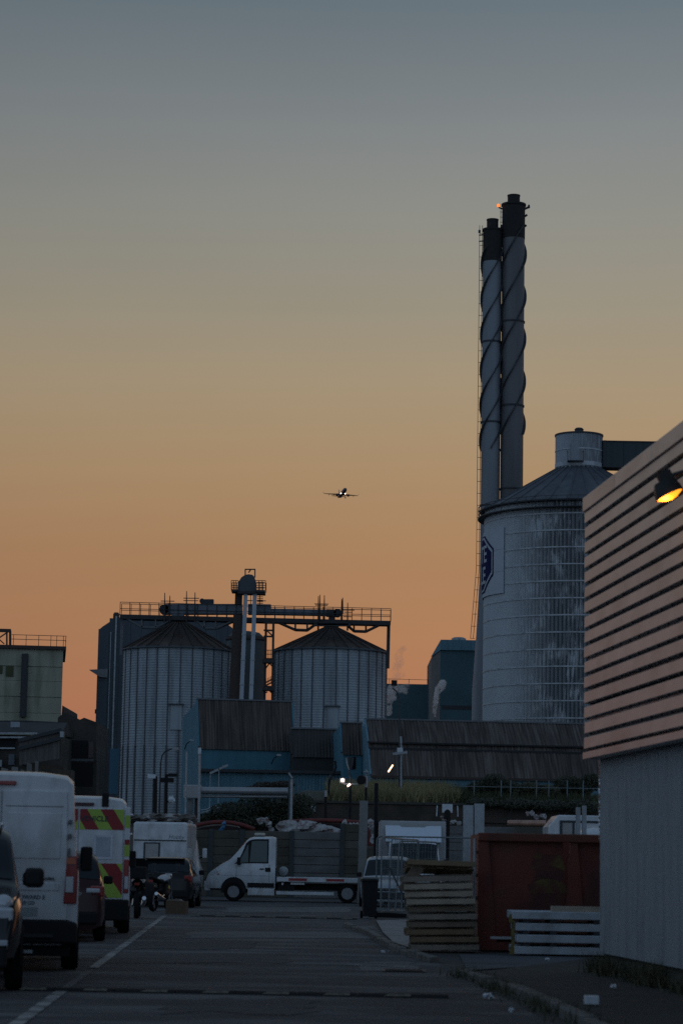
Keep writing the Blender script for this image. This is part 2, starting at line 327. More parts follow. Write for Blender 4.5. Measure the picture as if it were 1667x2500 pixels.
mb = MB(); mb.box(.1, WL, .3, 16, ZT-.15, ZT-.05); mb.build('roof', darkst, t)
mb = MB(); rr = random.Random(9)
for k in range(26): mb.tube([(-.03+.012*math.sin(k*1.9),.0,ZB-.1-k*.042),(-.03+.012*math.sin(k*1.9+1.2),.0,ZB-.13-k*.042)], .011, 6)
mb.build('rain_chain', chrome, t, kind='stuff')
# wall lamp on an arm
def wl_pt(px, py, off):      # point on the cladding face plane
    n_ = V(-wd.y, wd.x, 0); n_ = n_ if n_.x < 0 else -n_
    o = C0 + n_*off; d = FW + RT*((px-833.5)/FPX) + UP*((1250-py)/FPX)
    return EYE + d*((o-EYE).dot(n_)/d.dot(n_)), n_
lpnt, ln = wl_pt(1632, 1205, .55)
la = thing('wall_lamp', 'dark hooded wall lamp glowing orange on the warehouse cladding', 'lamp', lpnt, 0)
TL = Matrix.Rotation(R(-5), 4, 'X') @ Matrix.Rotation(R(-26), 4, 'Y')
mb = MB(); mb.m = TL; mb.rings([[V(sx*(.155-.05*k*k), sy*(.105-.03*k*k), -.02+k*.17) for sx, sy in ((-1,-.6),(-.6,-1),(.6,-1),(1,-.6),(1,.6),(.6,1),(-.6,1),(-1,.6))] for k in (0,.35,.7,1)])
mb.m = TL; mb.box(-.03,.12,-.06,.06,.13,.24)
mb.build('lamp_hood', M('lamp_black', (.02,.021,.02), .5, .2, .1, 4), la, smooth=40)
mb = MB(); mb.m = TL; mb.lathe([(.001,-.075),(.07,-.06),(.12,-.035),(.148,-.0205)], 20)
mb.build('lamp_lens', E('sodium_glow', (1,.34,.02), 1.5), la, smooth=60)
ll = bpy.data.lights.new('lamp_glow', 'POINT'); ll.energy = 9; ll.color = (1,.45,.12); ll.shadow_soft_size = .08; lo = bpy.data.objects.new('lamp_glow', ll); COL.objects.link(lo); lo.parent = la; lo.location = (-.03,-.02,-.16)
mb = MB(); mb.tube([(.02,0,.2),(.2,0,.26),(.62,.02,.2)], .025, 8); mb.build('lamp_arm', darkst, la)
rv, rn = wl_pt(1664, 1010, -.3)
mb = MB(); mb.lathe([(.16,-.3),(.16,.14),(.14,.22),(.09,.28),(.02,.3)], 16); rvo = mb.build('roof_cowl', darkst, loc=(rv.x+.16, rv.y-.0, ZT+.25), smooth=40); tag(rvo, 'dark rounded cowl on the warehouse roof edge', 'vent')
TB = 3.3
# ------------------------------------------------------------------ white storage silo with banded corrugated shell
def ppm(Y): return FPX/Y
def stain_mat(name, col, dark, xs, xe, fac):
    """white sheet steel with black mould streaks, denser towards the weather side"""
    m = M(name, col, .62, .1, .07, .35, dirt=None); t = m.node_tree; b = t.nodes['Principled BSDF']; src = b.inputs['Base Color'].links[0].from_socket
    n = t.nodes.new; l = t.links.new
    tcn = n('ShaderNodeTexCoord'); sp_ = n('ShaderNodeSeparateXYZ'); l(tcn.outputs['Object'], sp_.inputs[0])
    mpx = n('ShaderNodeMapRange'); mpx.inputs[1].default_value = xs; mpx.inputs[2].default_value = xe; l(sp_.outputs['X'], mpx.inputs[0])
    def nz(sc_, st):
        mp = n('ShaderNodeMapping'); mp.inputs['Scale'].default_value = st; l(tcn.outputs['Object'], mp.inputs[0]); x = n('ShaderNodeTexNoise'); x.inputs['Scale'].default_value = sc_; x.inputs['Detail'].default_value = 6; l(mp.outputs[0], x.inputs[0]); return x
    at = n('ShaderNodeMath'); at.operation = 'ARCTAN2'; l(sp_.outputs['Y'], at.inputs[0]); l(sp_.outputs['X'], at.inputs[1])
    ml = n('ShaderNodeMath'); ml.operation = 'MULTIPLY'; ml.inputs[1].default_value = 10.0; l(at.outputs[0], ml.inputs[0])
    cb = n('ShaderNodeCombineXYZ'); l(ml.outputs[0], cb.inputs[0]); l(sp_.outputs['Z'], cb.inputs[2])
    def nzc(sc_, st):
        mp = n('ShaderNodeMapping'); mp.inputs['Scale'].default_value = st; l(cb.outputs[0], mp.inputs[0]); x = n('ShaderNodeTexNoise'); x.inputs['Scale'].default_value = sc_; x.inputs['Detail'].default_value = 6; l(mp.outputs[0], x.inputs[0]); return x
    a = nzc(1.0, (5.5,1,.55)); c = nzc(.55, (1,1,.8))
    gs = n('ShaderNodeMath'); gs.operation = 'SINE'; g1 = n('ShaderNodeMath'); g1.operation = 'MULTIPLY'; g1.inputs[1].default_value = 15.0; l(ml.outputs[0], g1.inputs[0]); l(g1.outputs[0], gs.inputs[0])
    gm = n('ShaderNodeMapRange'); gm.inputs[1].default_value = -1; gm.inputs[2].default_value = 1; gm.inputs[3].default_value = .62; gm.inputs[4].default_value = 1; l(gs.outputs[0], gm.inputs[0])
    s1 = n('ShaderNodeMath'); s1.operation = 'ADD'; l(a.outputs[0], s1.inputs[0]); l(c.outputs[0], s1.inputs[1])
    s2 = n('ShaderNodeMapRange'); s2.inputs[1].default_value = .76; s2.inputs[2].default_value = .98; l(s1.outputs[0], s2.inputs[0])
    s3 = n('ShaderNodeMath'); s3.operation = 'MULTIPLY'; l(s2.outputs[0], s3.inputs[0]); l(mpx.outputs[0], s3.inputs[1])
    s5 = n('ShaderNodeMath'); s5.operation = 'MULTIPLY'; l(s3.outputs[0], s5.inputs[0]); l(gm.outputs[0], s5.inputs[1])
    s4 = n('ShaderNodeMath'); s4.operation = 'MULTIPLY'; l(s5.outputs[0], s4.inputs[0]); s4.inputs[1].default_value = fac
    mi = n('ShaderNodeMix'); mi.data_type = 'RGBA'; l(s4.outputs[0], mi.inputs[0]); l(src, mi.inputs[6]); mi.inputs[7].default_value = (*dark,1); l(mi.outputs[2], b.inputs['Base Color'])
    return m
SY = 255.0; sx_ = X(1411,1500,SY); SR = 231.5/ppm(SY); sz = Z(1180,1252,SY)
shell = stain_mat('stained_white_sheet', (.55,.565,.58), (.04,.045,.05), -8.2, -3.5, .93)
shell2 = M('white_lap_band', (.5,.52,.54), .6, .1, .1, 1, dirt=(.2,.2,.21), dfac=.6, dscale=1.5)
silo = thing('storage_silo', 'tall white stained corrugated storage silo behind the warehouse', 'silo', (sx_, SY, TB))
zt = sz-TB; nseg = 4*300
def corr(r, z0, z1, n_, amp):
    mb = MB(); rg = []
    for z in (z0, z1):
        rg.append([V((r+amp*math.sin(k*math.pi/2+.4))*math.cos(2*math.pi*k/n_), (r+amp*math.sin(k*math.pi/2+.4))*math.sin(2*math.pi*k/n_), z) for k in range(n_)])
    return mb.rings(rg, False)
c0 = corr(SR, 0, 1.745, nseg, .045).build('shell_ring', shell, silo)
z = zt-1.25-1.75; k = 0
top = corr(SR, zt-1.25, zt, nseg, .045).build('shell_ring', shell, silo)
# each course has its own mesh offset so that the staining does not repeat
first = True
while z > 2:
    corr(SR, z, z+1.745, nseg, .045).build('shell_ring', shell, silo); bnd = MB(); bnd.lathe([(SR+.03,z+1.66),(SR+.07,z+1.66),(SR+.07,z+1.80),(SR+.03,z+1.80)], 96, cap=False); bnd.build('lap_band', shell2, silo, smooth=50); z -= 1.75
bpy.data.objects.remove(c0)
conem = M('dark_cone_sheet', (.085,.095,.112), .6, .1, .2, .6, rnd=.1, dirt=(.15,.16,.17), dfac=.5, dscale=.8, dstretch=(1,1,.3))
ct = Z(1411,1146,SY)-TB; CR = 57.8/ppm(SY)
NS = 32; c0 = None
for k in range(NS):
    if c0 is None:
        mb = MB(); a0, a1 = 0, 2*math.pi/NS; r0, r1 = SR+.45, CR-.05
        pts = [V(r*math.cos(a), r*math.sin(a), z) for r, z in ((r0, zt+.15), (r1, ct)) for a in (a0, a1)]; mb.add(pts, [(0,1,3,2)])
        mb.bar((r0,0,zt+.19), (r1,0,ct+.04), .1, .08); c0 = mb.build('roof_sheet', conem, silo)
    else: inst(c0, silo, rz=2*math.pi*k/NS)
mb = MB(); mb.lathe([(SR+.02,zt),(SR+.5,zt+.02),(SR+.55,zt+.14),(SR+.4,zt+.2)], 96, cap=False); mb.lathe([(SR+.05,zt-.7),(SR+.75,zt-.7),(SR+.75,zt-.6),(SR+.05,zt-.6)], 96, cap=False); mb.build('eave_walkway', darkst, silo, smooth=40)
mb = MB()
for k in range(60):
    a = 2*math.pi*k/60; mb.bar((math.cos(a)*(SR+.72),math.sin(a)*(SR+.72),zt-.6), (math.cos(a)*(SR+.72),math.sin(a)*(SR+.72),zt+.45), .045)
for h in (.0,.45): mb.lathe([(SR+.70,zt+h),(SR+.75,zt+h),(SR+.75,zt+h+.05),(SR+.70,zt+h+.05)], 96, cap=False)
mb.build('guard_rail', darkst, silo)
c1t = Z(1411,1064,SY)-TB
cap_m = stain_mat('stained_cap_sheet', (.45,.47,.5), (.05,.05,.055), -3, 1.5, .8)
mb = corr(CR, ct-.15, c1t, 240, .03); mb.build('head_house', cap_m, silo)
mb = MB(); mb.lathe([(CR+.02,ct+.1),(CR+.06,ct+.1),(CR+.06,ct+.55),(CR+.02,ct+.55)], 64, cap=False); mb.build('head_skirt', shell2, silo, smooth=50)
mb = MB(); mb.lathe([(CR+.02,(ct+c1t)/2),(CR+.06,(ct+c1t)/2),(CR+.06,(ct+c1t)/2+.16),(CR+.02,(ct+c1t)/2+.16)], 64, cap=False); mb.build('head_band', shell2, silo, smooth=50)
mb = MB(); mb.lathe([(CR+.02,c1t-.1),(CR+.1,c1t-.1),(CR+.1,c1t+.06),(.5,c1t+.45),(.45,c1t+.62),(.52,c1t+.66),(.35,c1t+.85),(.02,c1t+.92)], 64); mb.build('head_roof', darkst, silo, smooth=25)
mb = MB(); dx = (1396-1411)/ppm(SY); dy = -math.sqrt(CR**2-dx**2)-.12; mb.box(dx-.42,dx+.42,dy,dy+.3,ct+.55,ct+2.4); d0 = mb.build('hatch_door', M('hatch_grey', (.3,.31,.34), .6), silo)
mb = MB(); mb.box(dx-.85,dx+.85,dy-.55,dy+.3,ct+.38,ct+.5)
for xx in (-.85,.82): mb.bar((dx+xx,dy-.53,ct+.5),(dx+xx,dy-.53,ct+1.5),.05); mb.bar((dx+xx,dy-.53,ct+1.5),(dx+xx,dy+.2,ct+1.5),.05)
mb.build('hatch_balcony', darkst, silo)
# sign board wrapped round the left flank
signw = M('sign_white', (.5,.53,.57), .8, 0, .05, 1, spec=.08); signb = M('sign_navy', (.014,.018,.085), .8, 0, .08, 1, spec=.08)
def wrap(mb_pts, rad, ac):
    return [V(rad*math.cos(ac+p[0]/rad), rad*math.sin(ac+p[0]/rad), p[1]) for p in mb_pts]
AC = R(-90-91); ztop = Z(1204,1284,SY-6.2)-TB; zbot = Z(1204,1446,SY-6.2)-TB; zc = (ztop+zbot)/2; hh = (ztop-zbot)/2
def wgrid(mb, x0, x1, z0f, z1f, rad, n_=24):
    a = [wrap([(x0+(x1-x0)*i/n_, f(x0+(x1-x0)*i/n_))], rad, AC)[0] for f in (z0f, z1f) for i in range(n_+1)]
    mb.add(a, [(i, i+1, n_+2+i, n_+1+i) for i in range(n_)])
sgnb = thing('sign_board', 'curved white sign board with navy hexagon emblem on the white silo', 'sign', (sx_, SY, TB))
HW = SR*R(36.5)
for i in range(3):
    for j in range(4):
        mb = MB(); xa = -HW+2*HW*j/4+.01; xb = -HW+2*HW*(j+1)/4-.01; za = zbot+2*hh*i/3+.01; zb_ = zbot+2*hh*(i+1)/3-.01
        wgrid(mb, xa, xb, lambda x: za, lambda x: zb_, SR+.16, 8); wgrid(mb, xa, xb, lambda x: za, lambda x: zb_, SR+.1, 8); mb.build('sign_panel', signw, sgnb)
def hexs(w, ch, h): return (lambda x: zc-h+max(0, abs(x)-(w-ch))*.62), (lambda x: zc+h-max(0, abs(x)-(w-ch))*.62)
HX = SR*R(25.5)
for nm, w, h, rad, mt in (('emblem_border', HX, 3.02, .20, signb), ('emblem_rim', HX-.16, 2.86, .23, signw), ('emblem', HX-.36, 2.66, .26, signb)):
    mb = MB(); a, b_ = hexs(w, 2.6, h); wgrid(mb, -w, w, a, b_, SR+rad, 40); mb.build(nm, mt, sgnb)
for s_, zz in (('TATE', zc+.18), ('LYLE', zc-2.05)):
    v, f = text_parts(s_, 2.5, offset=.045); mb = MB(); mb.add(wrap([(p.x, zz+p.y) for p in v], SR+.30, AC), f); mb.build('lettering', signw, sgnb)
# conveyor bridge running right from the head house
br = thing('conveyor_bridge', 'dark teal enclosed conveyor bridge leaving the silo head house', 'bridge', (sx_, SY, TB))
za, zb_ = Z(1467,1142,SY)-TB, Z(1467,1082,SY)-TB
tealm = M('dark_teal_sheet', (.035,.05,.055), .6, .1, .2, .5, bump=.15, bscale=12, stretch=(8,8,.2))
for i in range(7):
    mb = MB(); mb.box(CR-.1+i*2.2+.01, CR-.1+(i+1)*2.2-.01, -1.1, 1.1, za, zb_); mb.build('gallery_panel', tealm, br)
mb = MB(); mb.box(CR-.1, CR+16, -1.2, 1.2, zb_, zb_+.1); mb.box(CR-.1, CR+16, -1.15, 1.15, za-.12, za); mb.box(CR,CR+.25,-1.18,1.18,za-.1,zb_+.12); mb.build('gallery_trim', darkst, br)
# ------------------------------------------------------------------ chimneys
CY = 272.0
stackm = M('stack_grey_paint', (.24,.255,.28), .55, .15, .12, .25, stretch=(1,1,.15), dirt=(.12,.12,.12), dfac=.5, dscale=.4, dstretch=(2,2,.1))
stackd = M('stack_brown_paint', (.155,.15,.155), .6, .1, .15, .25, stretch=(1,1,.15), dirt=(.09,.085,.08), dfac=.6, dscale=.5, dstretch=(2,2,.1))
soot = M('soot_black_lagging', (.025,.022,.02), .85, 0, .3, 3, bump=.4, bscale=14)
def chimney(label, pxc, hw, ytop, yfl, ydark, bands, yend, mat, flw, flare):
    x = X(pxc, 800, CY); r = hw/ppm(CY); zz = lambda y: Z(pxc, y, CY)-TB
    t = thing('chimney', label, 'chimney', (x, CY, TB)); zt_ = zz(ytop); zd = zz(ydark)
    prof = [(r*1.0, zz(1400) if flare else 2), (r, zd)]
    if flare: prof = [(r*1.75, 2),(r*1.7, zz(1690)),(r*1.32, zz(1545)),(r*1.05, zz(1420)),(r, zz(1360)),(r, zd)]
    MB().lathe(prof, 40).build('shaft', mat, t, smooth=40)
    MB().lathe([(r*1.02,zd),(r*1.02,zt_-.25),(r*1.1,zt_-.22),(r*1.1,zt_),(r*.6,zt_)], 40).build('crown', soot, t, smooth=40)
    MB().lathe([(r*flw,zt_-.1),(r*flw,zz(yfl)-.12),(r*flw*1.06,zz(yfl)-.1),(r*flw*1.06,zz(yfl)),(r*flw*.85,zz(yfl))], 28).build('flue', soot, t, smooth=40)
    for b_ in bands: MB().lathe([(r+.01,zz(b_)-.09),(r+.1,zz(b_)-.09),(r+.1,zz(b_)+.09),(r+.01,zz(b_)+.09)], 40, cap=False).build('flange', darkst, t, smooth=40)
    pit = 5.75*2*r; z1 = zd-.1+1.6; z0 = zz(yend)
    for s in range(3):
        mb = MB(); n_ = 150; rg = []
        for i in range(n_+1):
            z = z0+(z1-z0)*i/n_; a = 2*math.pi*(z/pit+s/3)+.7; ca, sa = math.cos(a), math.sin(a)
            rg.append([V(ca*q, sa*q, z+dz) for q, dz in ((r-.03,-.1),(r+.27,-.1),(r+.27,.1),(r-.03,.1))])
        mb.rings(rg).build('helical_strake', darkst, t)
    return t, r, zz
chA, rA, zA = chimney('shorter slim grey chimney with spiral strakes and a ladder, left of the pair', 1199.5, 23.4, 560, 536, 640, (836,1032,1235,1480,1712), 1098, stackm, .62, True)
chB, rB, zB = chimney('taller brownish chimney with spiral strakes, right of the pair', 1251, 28.2, 499, 477, 584, (787,992,1195), 1062, stackd, .55, False)
mb = MB(); zb0, zb1 = zA(1560), zA(552); lx = -rA-.42
def lad(dx): return lambda z: lx+dx-(max(0, zA(1390)-z))*.075
for dx in (0,.32):
    f = lad(dx); zs = [zb0+(zb1-zb0)*i/30 for i in range(31)]; mb.tube([(f(z),-.25,z) for z in zs], .035, 5)
f = lad(0); z = zb0
while z < zb1: mb.bar((f(z),-.25,z), (f(z)+.5,-.2,z), .05); z += 1.38
mb.build('ladder', darkst, chA)
mb = MB(); mb.tube([(rA*1.0-.12,-rA*.5,zA(1190)),(rA*1.0-.12,-rA*.5,zA(1070))], .03, 5)
for k in range(9): mb.bar((rA-.15,-rA*.55,zA(1190)+k*.62),(rA-.45,-rA*.75,zA(1190)+k*.62),.05)
mb.build('rung_row', darkst, chA)
mb = MB()
for sx2, yy in ((-1, 575), (-1, 590)): mb.bar((sx2*(rA-.1),-.3,zA(yy)), (sx2*(rA+.5),-.4,zA(yy)-.1), .12)
mb.lathe([(.01,zA(568)-.2),(.14,zA(568)-.15),(.14,zA(568)+.15),(.01,zA(568)+.25)], 8, (-rA-.45,-.4,0)); mb.bar((-rA*.3,-rA-.05,zA(558)),(-rA*.3,-rA-.05,zA(548)),.06); mb.build('warning_lamp', darkst, chA)
mb = MB()
for yy in (505,): mb.bar((-rB+.1,-.3,zB(yy+8)), (-rB-.5,-.4,zB(yy+4)), .14)
mb.tube([(-rB-.22,-.5,zB(640)),(-rB-.22,-.5,zB(512))], .035, 5)
for k in range(5): mb.bar((-rB-.3,-.5,zB(570)+k*.6),(-rB+.1,-.4,zB(570)+k*.6),.05)
for k, yy in enumerate((512,530,555)): mb.bar((rB-.1,-.3,zB(yy)), (rB+.35-.1*k,-.4,zB(yy)+.2), .2)
mb.lathe([(.01,zB(508)-.15),(.16,zB(508)),(.1,zB(508)+.3),(.01,zB(508)+.35)], 8, (rB+.42,-.4,0)); mb.build('lamp_brackets', darkst, chB)
MB().lathe([(.01,-.2),(.17,-.12),(.17,.12),(.01,.24)], 10, (-rB-.5,-.45,zB(505))).build('obstruction_light', E('orange_obstruction', (1,.26,.05), 1.2), chB, smooth=60)
# ------------------------------------------------------------------ grain silos
GY = 190.0
gsh = M('dull_galvanised_sheet', (.36,.39,.415), .65, .05, .16, .8, stretch=(1,1,.3), dirt=(.2,.215,.23), dfac=.75, dscale=.9, dstretch=(2,2,.2), rnd=.045)
grib = M('silo_stiffener', (.09,.1,.112), .6, .15, .15, 2); groof = M('rusty_silo_roof', (.085,.062,.052), .8, .0, .3, .8, rnd=.25, dirt=(.11,.09,.07), dfac=.6, dscale=1.5, dstretch=(1,1,.3))
def gsilo(label, pxc, pyc, hw, yeave, yapex, Y=GY, full=True):
    r = hw/ppm(Y); x = X(pxc, yeave, Y); t = thing('grain_silo', label, 'silo', (x, Y, TB), 0, 'cone roofed grain silos'); ze = Z(pxc-hw, yeave, Y)-TB; za_ = Z(pxc, yapex, Y)-TB
    NB = 30; da = 2*math.pi/NB; h = ze; nr = int(h/.1)
    w = MB(); rg = []
    for i in range(nr+1):
        zz = h*i/nr; rr_ = r+.011*(1 if i % 2 else -1); rg.append([V(rr_*math.cos(a), rr_*math.sin(a), zz) for a in (0, da/3, 2*da/3, da)])
    w.rings(rg, False, False); w0 = w.build('wall_sheet', gsh, t)
    s = MB(); s.box(r-.02, r+.05, -.04, .04, h*.47, h); s0 = s.build('stiffener', grib, t)
    s = MB(); s.box(r-.02, r+.09, -.065, .065, 0, h*.47); s1 = s.build('lower_stiffener', grib, t)
    q = MB(); r1 = .55; q.add([V(rr_*math.cos(a), rr_*math.sin(a), zz) for rr_, zz in ((r+.16,ze-.02),(r1,za_)) for a in (0,da)], [(0,1,3,2)]); q.bar((r+.16,0,ze+.03),(r1,0,za_+.05),.07,.1); q0 = q.build('roof_panel', groof, t)
    for k in range(1, NB):
        for o in (w0, s0, s1, q0): inst(o, t, rz=k*da)
    MB().lathe([(r,ze-.12),(r+.2,ze-.1),(r+.2,ze),(r+.05,ze+.05)], 60, cap=False).build('eave_ring', grib, t, smooth=40)
    MB().lathe([(.6,za_-.05),(.6,za_+.3),(.75,za_+.32),(.75,za_+.42),(.4,za_+.55)], 24).build('roof_cap', groof, t, smooth=30)
    a = -math.pi/2+.05; mb = MB(); mb.box(r, r+.12, -.42, .42, ze*.47+1.2, ze*.47+3.1); d = mb.build('inspection_door', gsh, t); d.rotation_euler.z = a; mb = MB(); mb.box(r, r+.3, -.6, .6, ze*.47+3.12, ze*.47+3.2); d2 = mb.build('door_canopy', grib, t); d2.rotation_euler.z = a
    return t, r, ze, za_
gA = gsilo('ribbed galvanised grain silo on the left, reaching lowest down in view', 437, 1586, 135.5, 1587, 1520)
gB = gsilo('ribbed galvanised grain silo right of the elevator tower', 807.5, 1590, 137, 1590, 1534)
tk = thing('dark_tank', 'dark narrow tank half hidden behind the elevator tower', 'tank', (X(600,1600,206), 206, TB))
tr = 47/ppm(206); tz = Z(600,1545,206)-TB
MB().lathe([(tr,0),(tr,tz-.9),(tr*.93,tz-.35),(tr*.7,tz),(.3,tz+.15)], 40).build('shell', M('tank_dark', (.05,.058,.06), .6, .2, .2, .8), tk, smooth=40)
for q in (.35,.66,.97): MB().lathe([(tr,tz*q-.12),(tr+.12,tz*q-.12),(tr+.12,tz*q+.12),(tr,tz*q+.12)], 40, cap=False).build('hoop', rust, tk, smooth=40)
# ------------------------------------------------------------------ gantry over the grain silos
QY = 187.0
def q(px, py, dy=0.0): p = P(px, py, QY); return V(p.x, dy, p.z)
gt = thing('conveyor_gantry', 'steel gantry carrying the conveyor across both grain silos', 'gantry', (0, QY, 0))
def rel(a): return a
gsteel = M('gantry_steel', (.045,.042,.042), .65, .2, .2, 2)
cvm = M('conveyor_casing', (.16,.175,.2), .55, .25, .12, 1)
mb = MB(); a, b_ = q(295,1507), q(953,1523)
for dy in (-.6,.6): mb.bar(a+V(0,dy,0), b_+V(0,dy,0), .1, .34)
mb.bar(a+V(0,0,.1), b_+V(0,0,.1), 1.2, .06); mb.build('walkway', gsteel, gt)
mb = MB()
for dy in (-.62,.62):
    for h in (.62,1.12): mb.bar(a+V(0,dy,h), b_+V(0,dy,h), .045)
    n_ = 28
    for i in range(n_+1): p = a.lerp(b_, i/n_); mb.bar(p+V(0,dy,.1), p+V(0,dy,1.12), .05)
mb.build('handrail', gsteel, gt)
def truss(x0, x1, x2, x3, y0, y1, mat):
    mb = MB(); pts = [q(x0,y0), q(x1,y1), q(x2,y1+1), q(x3,y0+2)]
    for dy in (-.5,.5):
        mb = MB()
        for i in range(3): mb.bar(pts[i]+V(0,dy,0), pts[i+1]+V(0,dy,0), .13)
        for x in (x1, x2): mb.bar(q(x,y0)+V(0,dy,0), q(x,y1)+V(0,dy,0), .13)
        mb.build('truss', mat, gt)
gpale = M('gantry_grey_paint', (.13,.14,.15), .6, .2, .15, 2)
truss(312,348,382,420,1512,1532,gpale); truss(478,500,528,572,1514,1534,gpale)
truss(678,721,750,775,1519,1538,gsteel); truss(842,864,893,930,1522,1541,gsteel)
mb = MB(); mb.bar(q(405,1488), q(592,1488), 1.0, .78); mb.bar(q(420,1503,0), q(450,1503,0), .9, .4); mb.build('conveyor_casing', cvm, gt, bevel=.03)
mb = MB(); mb.bar(q(606,1488), q(662,1489), 1.0, .78); mb.build('conveyor_casing', cvm, gt, bevel=.03)
mb = MB(); mb.bar(q(662,1494), q(820,1497), .9, .45); mb.build('conveyor_casing', cvm, gt, bevel=.03)
mb = MB(); mb.lathe([(.01,-.5),(.38,-.5),(.38,.5),(.01,.5)], 20, q(402,1489), axis='y'); mb.build('drum', darkst, gt, smooth=40)
mb = MB(); mb.lathe([(.01,-.5),(.3,-.5),(.3,.5),(.01,.5)], 20, q(824,1497), axis='y'); mb.bar(q(797,1497), q(820,1498), 1.0, .5); mb.bar(q(802,1510), q(818,1510), .7, .5); mb.build('drum', darkst, gt, smooth=40)
mb = MB(); mb.bar(q(492,1470), q(522,1470), .8, .38); mb.lathe([(.01,-.3),(.2,-.3),(.2,.3),(.01,.3)], 12, q(494,1468), axis='y'); mb.build('drive_motor', darkst, gt)
for k, (px, yt, yb) in enumerate(((404.5,1450,1522),(417,1457,1520),(457.5,1446,1520),(478,1449,1522),(777.5,1458,1540),(781,1455,1515),(792,1456,1515),(834,1465,1515),(836.5,1462,1500),(848.5,1474,1542))):
    mb = MB(); mb.tube([q(px,yt,-.8), q(px-.6,yb,-.8)], [.03,.075], 6); mb.build('lightning_rod', gsteel, gt)
mb = MB()
for (x0,x1,y) in ((395,428,1470),(395,420,1475),(450,488,1463),(450,486,1469),(768,802,1477),(770,800,1480),(838,865,1492),(840,860,1497),(838,858,1508),(766,778,1520),(766,856,1528),(775,850,1525)): mb.bar(q(x0,y,-.8), q(x1,y+.4,-.8), .06 if y < 1515 else .22)
mb.build('rod_braces', gsteel, gt)
for (px, yt, yb, w) in ((948.5,1524,1632,.26),(298,1512,1600,.22)):
    mb = MB(); mb.bar(q(px,yt), q(px-2.2*(yb-yt)/100,yb), w, w*.9); mb.build('gantry_leg', gsteel if px > 500 else gpale, gt)
# ------------------------------------------------------------------ bucket elevator tower
ET = 184.0
def e(px, py, dy=0.0): p = P(px, py, ET); return V(p.x, dy, p.z)
et = thing('elevator_tower', 'bucket elevator tower with rounded head and two pale vertical chutes', 'tower', (0, ET, 0))
pale = M('pale_chute_paint', (.42,.45,.49), .5, .2, .08, 1)
for (x0,x1) in ((600.5,590),(623,613)):
    mb = MB(); mb.bar(e(x0,1447,-.3), e(x1,1712,-.3), .30, .3); ch = mb.build('chute', pale, et)
    for yy in (1550,1612,1672): mb = MB(); t_ = (yy-1447)/265; c = e(x0+(x1-x0)*t_, yy, -.3); mb.box(c.x-.18,c.x+.18,c.y-.18,c.y+.18,c.z-.04,c.z+.04); mb.build('chute_flange', galv, ch)
mb = MB(); pr = [(581,1447),(580.5,1436),(583,1422),(590,1411),(599,1405),(608,1403.5),(617,1405),(622,1410),(625,1420),(626,1447)]
mb.prism([e(a,b_,-.5) for a, b_ in pr], (0,1.0,0)); mb.build('elevator_head', M('head_casing', (.07,.08,.095), .5, .3, .12, 1), et, bevel=.04)
mb = MB(); mb.bar(e(566,1444), e(581,1444), 1.6, .16); mb.bar(e(626,1445), e(648,1446), 1.6, .16); mb.bar(e(581,1448), e(648,1449), 1.3, .2); mb.build('platform', gsteel, et)
mb = MB()
for dy in (-.75,.75):
    for (x0,x1) in ((566,583),(625,649)):
        for yy in (1420,1432): mb.bar(e(x0,yy,dy), e(x1,yy+.4,dy), .05)
        for i in range(4): xx = x0+(x1-x0)*i/3; mb.bar(e(xx,1420,dy), e(xx,1444,dy), .05)
for i in range(5): mb.bar(e(627,1423+4*i,-.4), e(645,1423+4*i,-.4), .035)
mb.build('platform_rail', gsteel, et)
mb = MB(); mb.bar(e(599,1407), e(599,1390), .09); mb.bar(e(622.5,1410), e(622.5,1390), .09); mb.bar(e(598,1390), e(623.7,1390), .09); mb.bar(e(612,1391), e(607,1398), .09); mb.build('hoist_frame', rust, et)
mb = MB(); mb.bar(e(583,1447,.3), e(582,1475,.3), .55, .4); mb.build('elevator_leg', rust, et)
mb = MB(); mb.bar(e(582,1500,.3), e(570,1712,.3), .75, .5); mb.build('elevator_leg', rust, et)
mb = MB(); mb.bar(e(612,1447,.3), e(612,1476,.3), .05); mb.bar(e(595,1465,.3), e(649,1466,.3), .06)
for i in range(7): mb.bar(e(628,1452+4*i,.3), e(642,1452+4*i,.3), .05)
mb.bar(e(634,1447,.3), e(634,1476,.3), .06); mb.build('cage_ladder', gsteel, et)
mb = MB()
for (x0,x1) in ((649,645),(667,664)): mb.bar(e(x0,1515,.9), e(x1,1712,.9), .18)
for yy, in ((1518,),(1536,),(1551,),(1606,),(1613,),(1674,),(1680,)): mb.bar(e(643,yy,.9), e(667,yy+.5,.9), .13)
for (x0,y0,x1,y1) in ((648,1534,666,1551),(646,1632,657,1617),(657,1617,668,1628),(645,1680,664,1674),(646,1690,652,1687),(657,1684,667,1694),(647,1665,667,1654),(647,1672,667,1662)): mb.bar(e(x0,y0,.9), e(x1,y1,.9), .1)
for i in range(5): mb.bar(e(649+4*i,1585,.8), e(649+4*i,1606,.8), .04); mb.bar(e(649+4*i,1655-2*i,.8), e(649+4*i,1674-2*i,.8), .04)
mb.bar(e(647,1585,.8), e(665,1585,.8), .05); mb.bar(e(647,1595,.8), e(665,1595,.8), .05); mb.build('stair_frame', rust, et)
mb = MB(); mb.box(e(640,1612).x, e(668,1612).x, .2, 1.3, e(640,1609).z-.25, e(640,1609).z); mb.box(e(640,1680).x, e(668,1680).x, .2, 1.3, e(640,1678).z-.2, e(640,1678).z); mb.build('landing', gsteel, et)
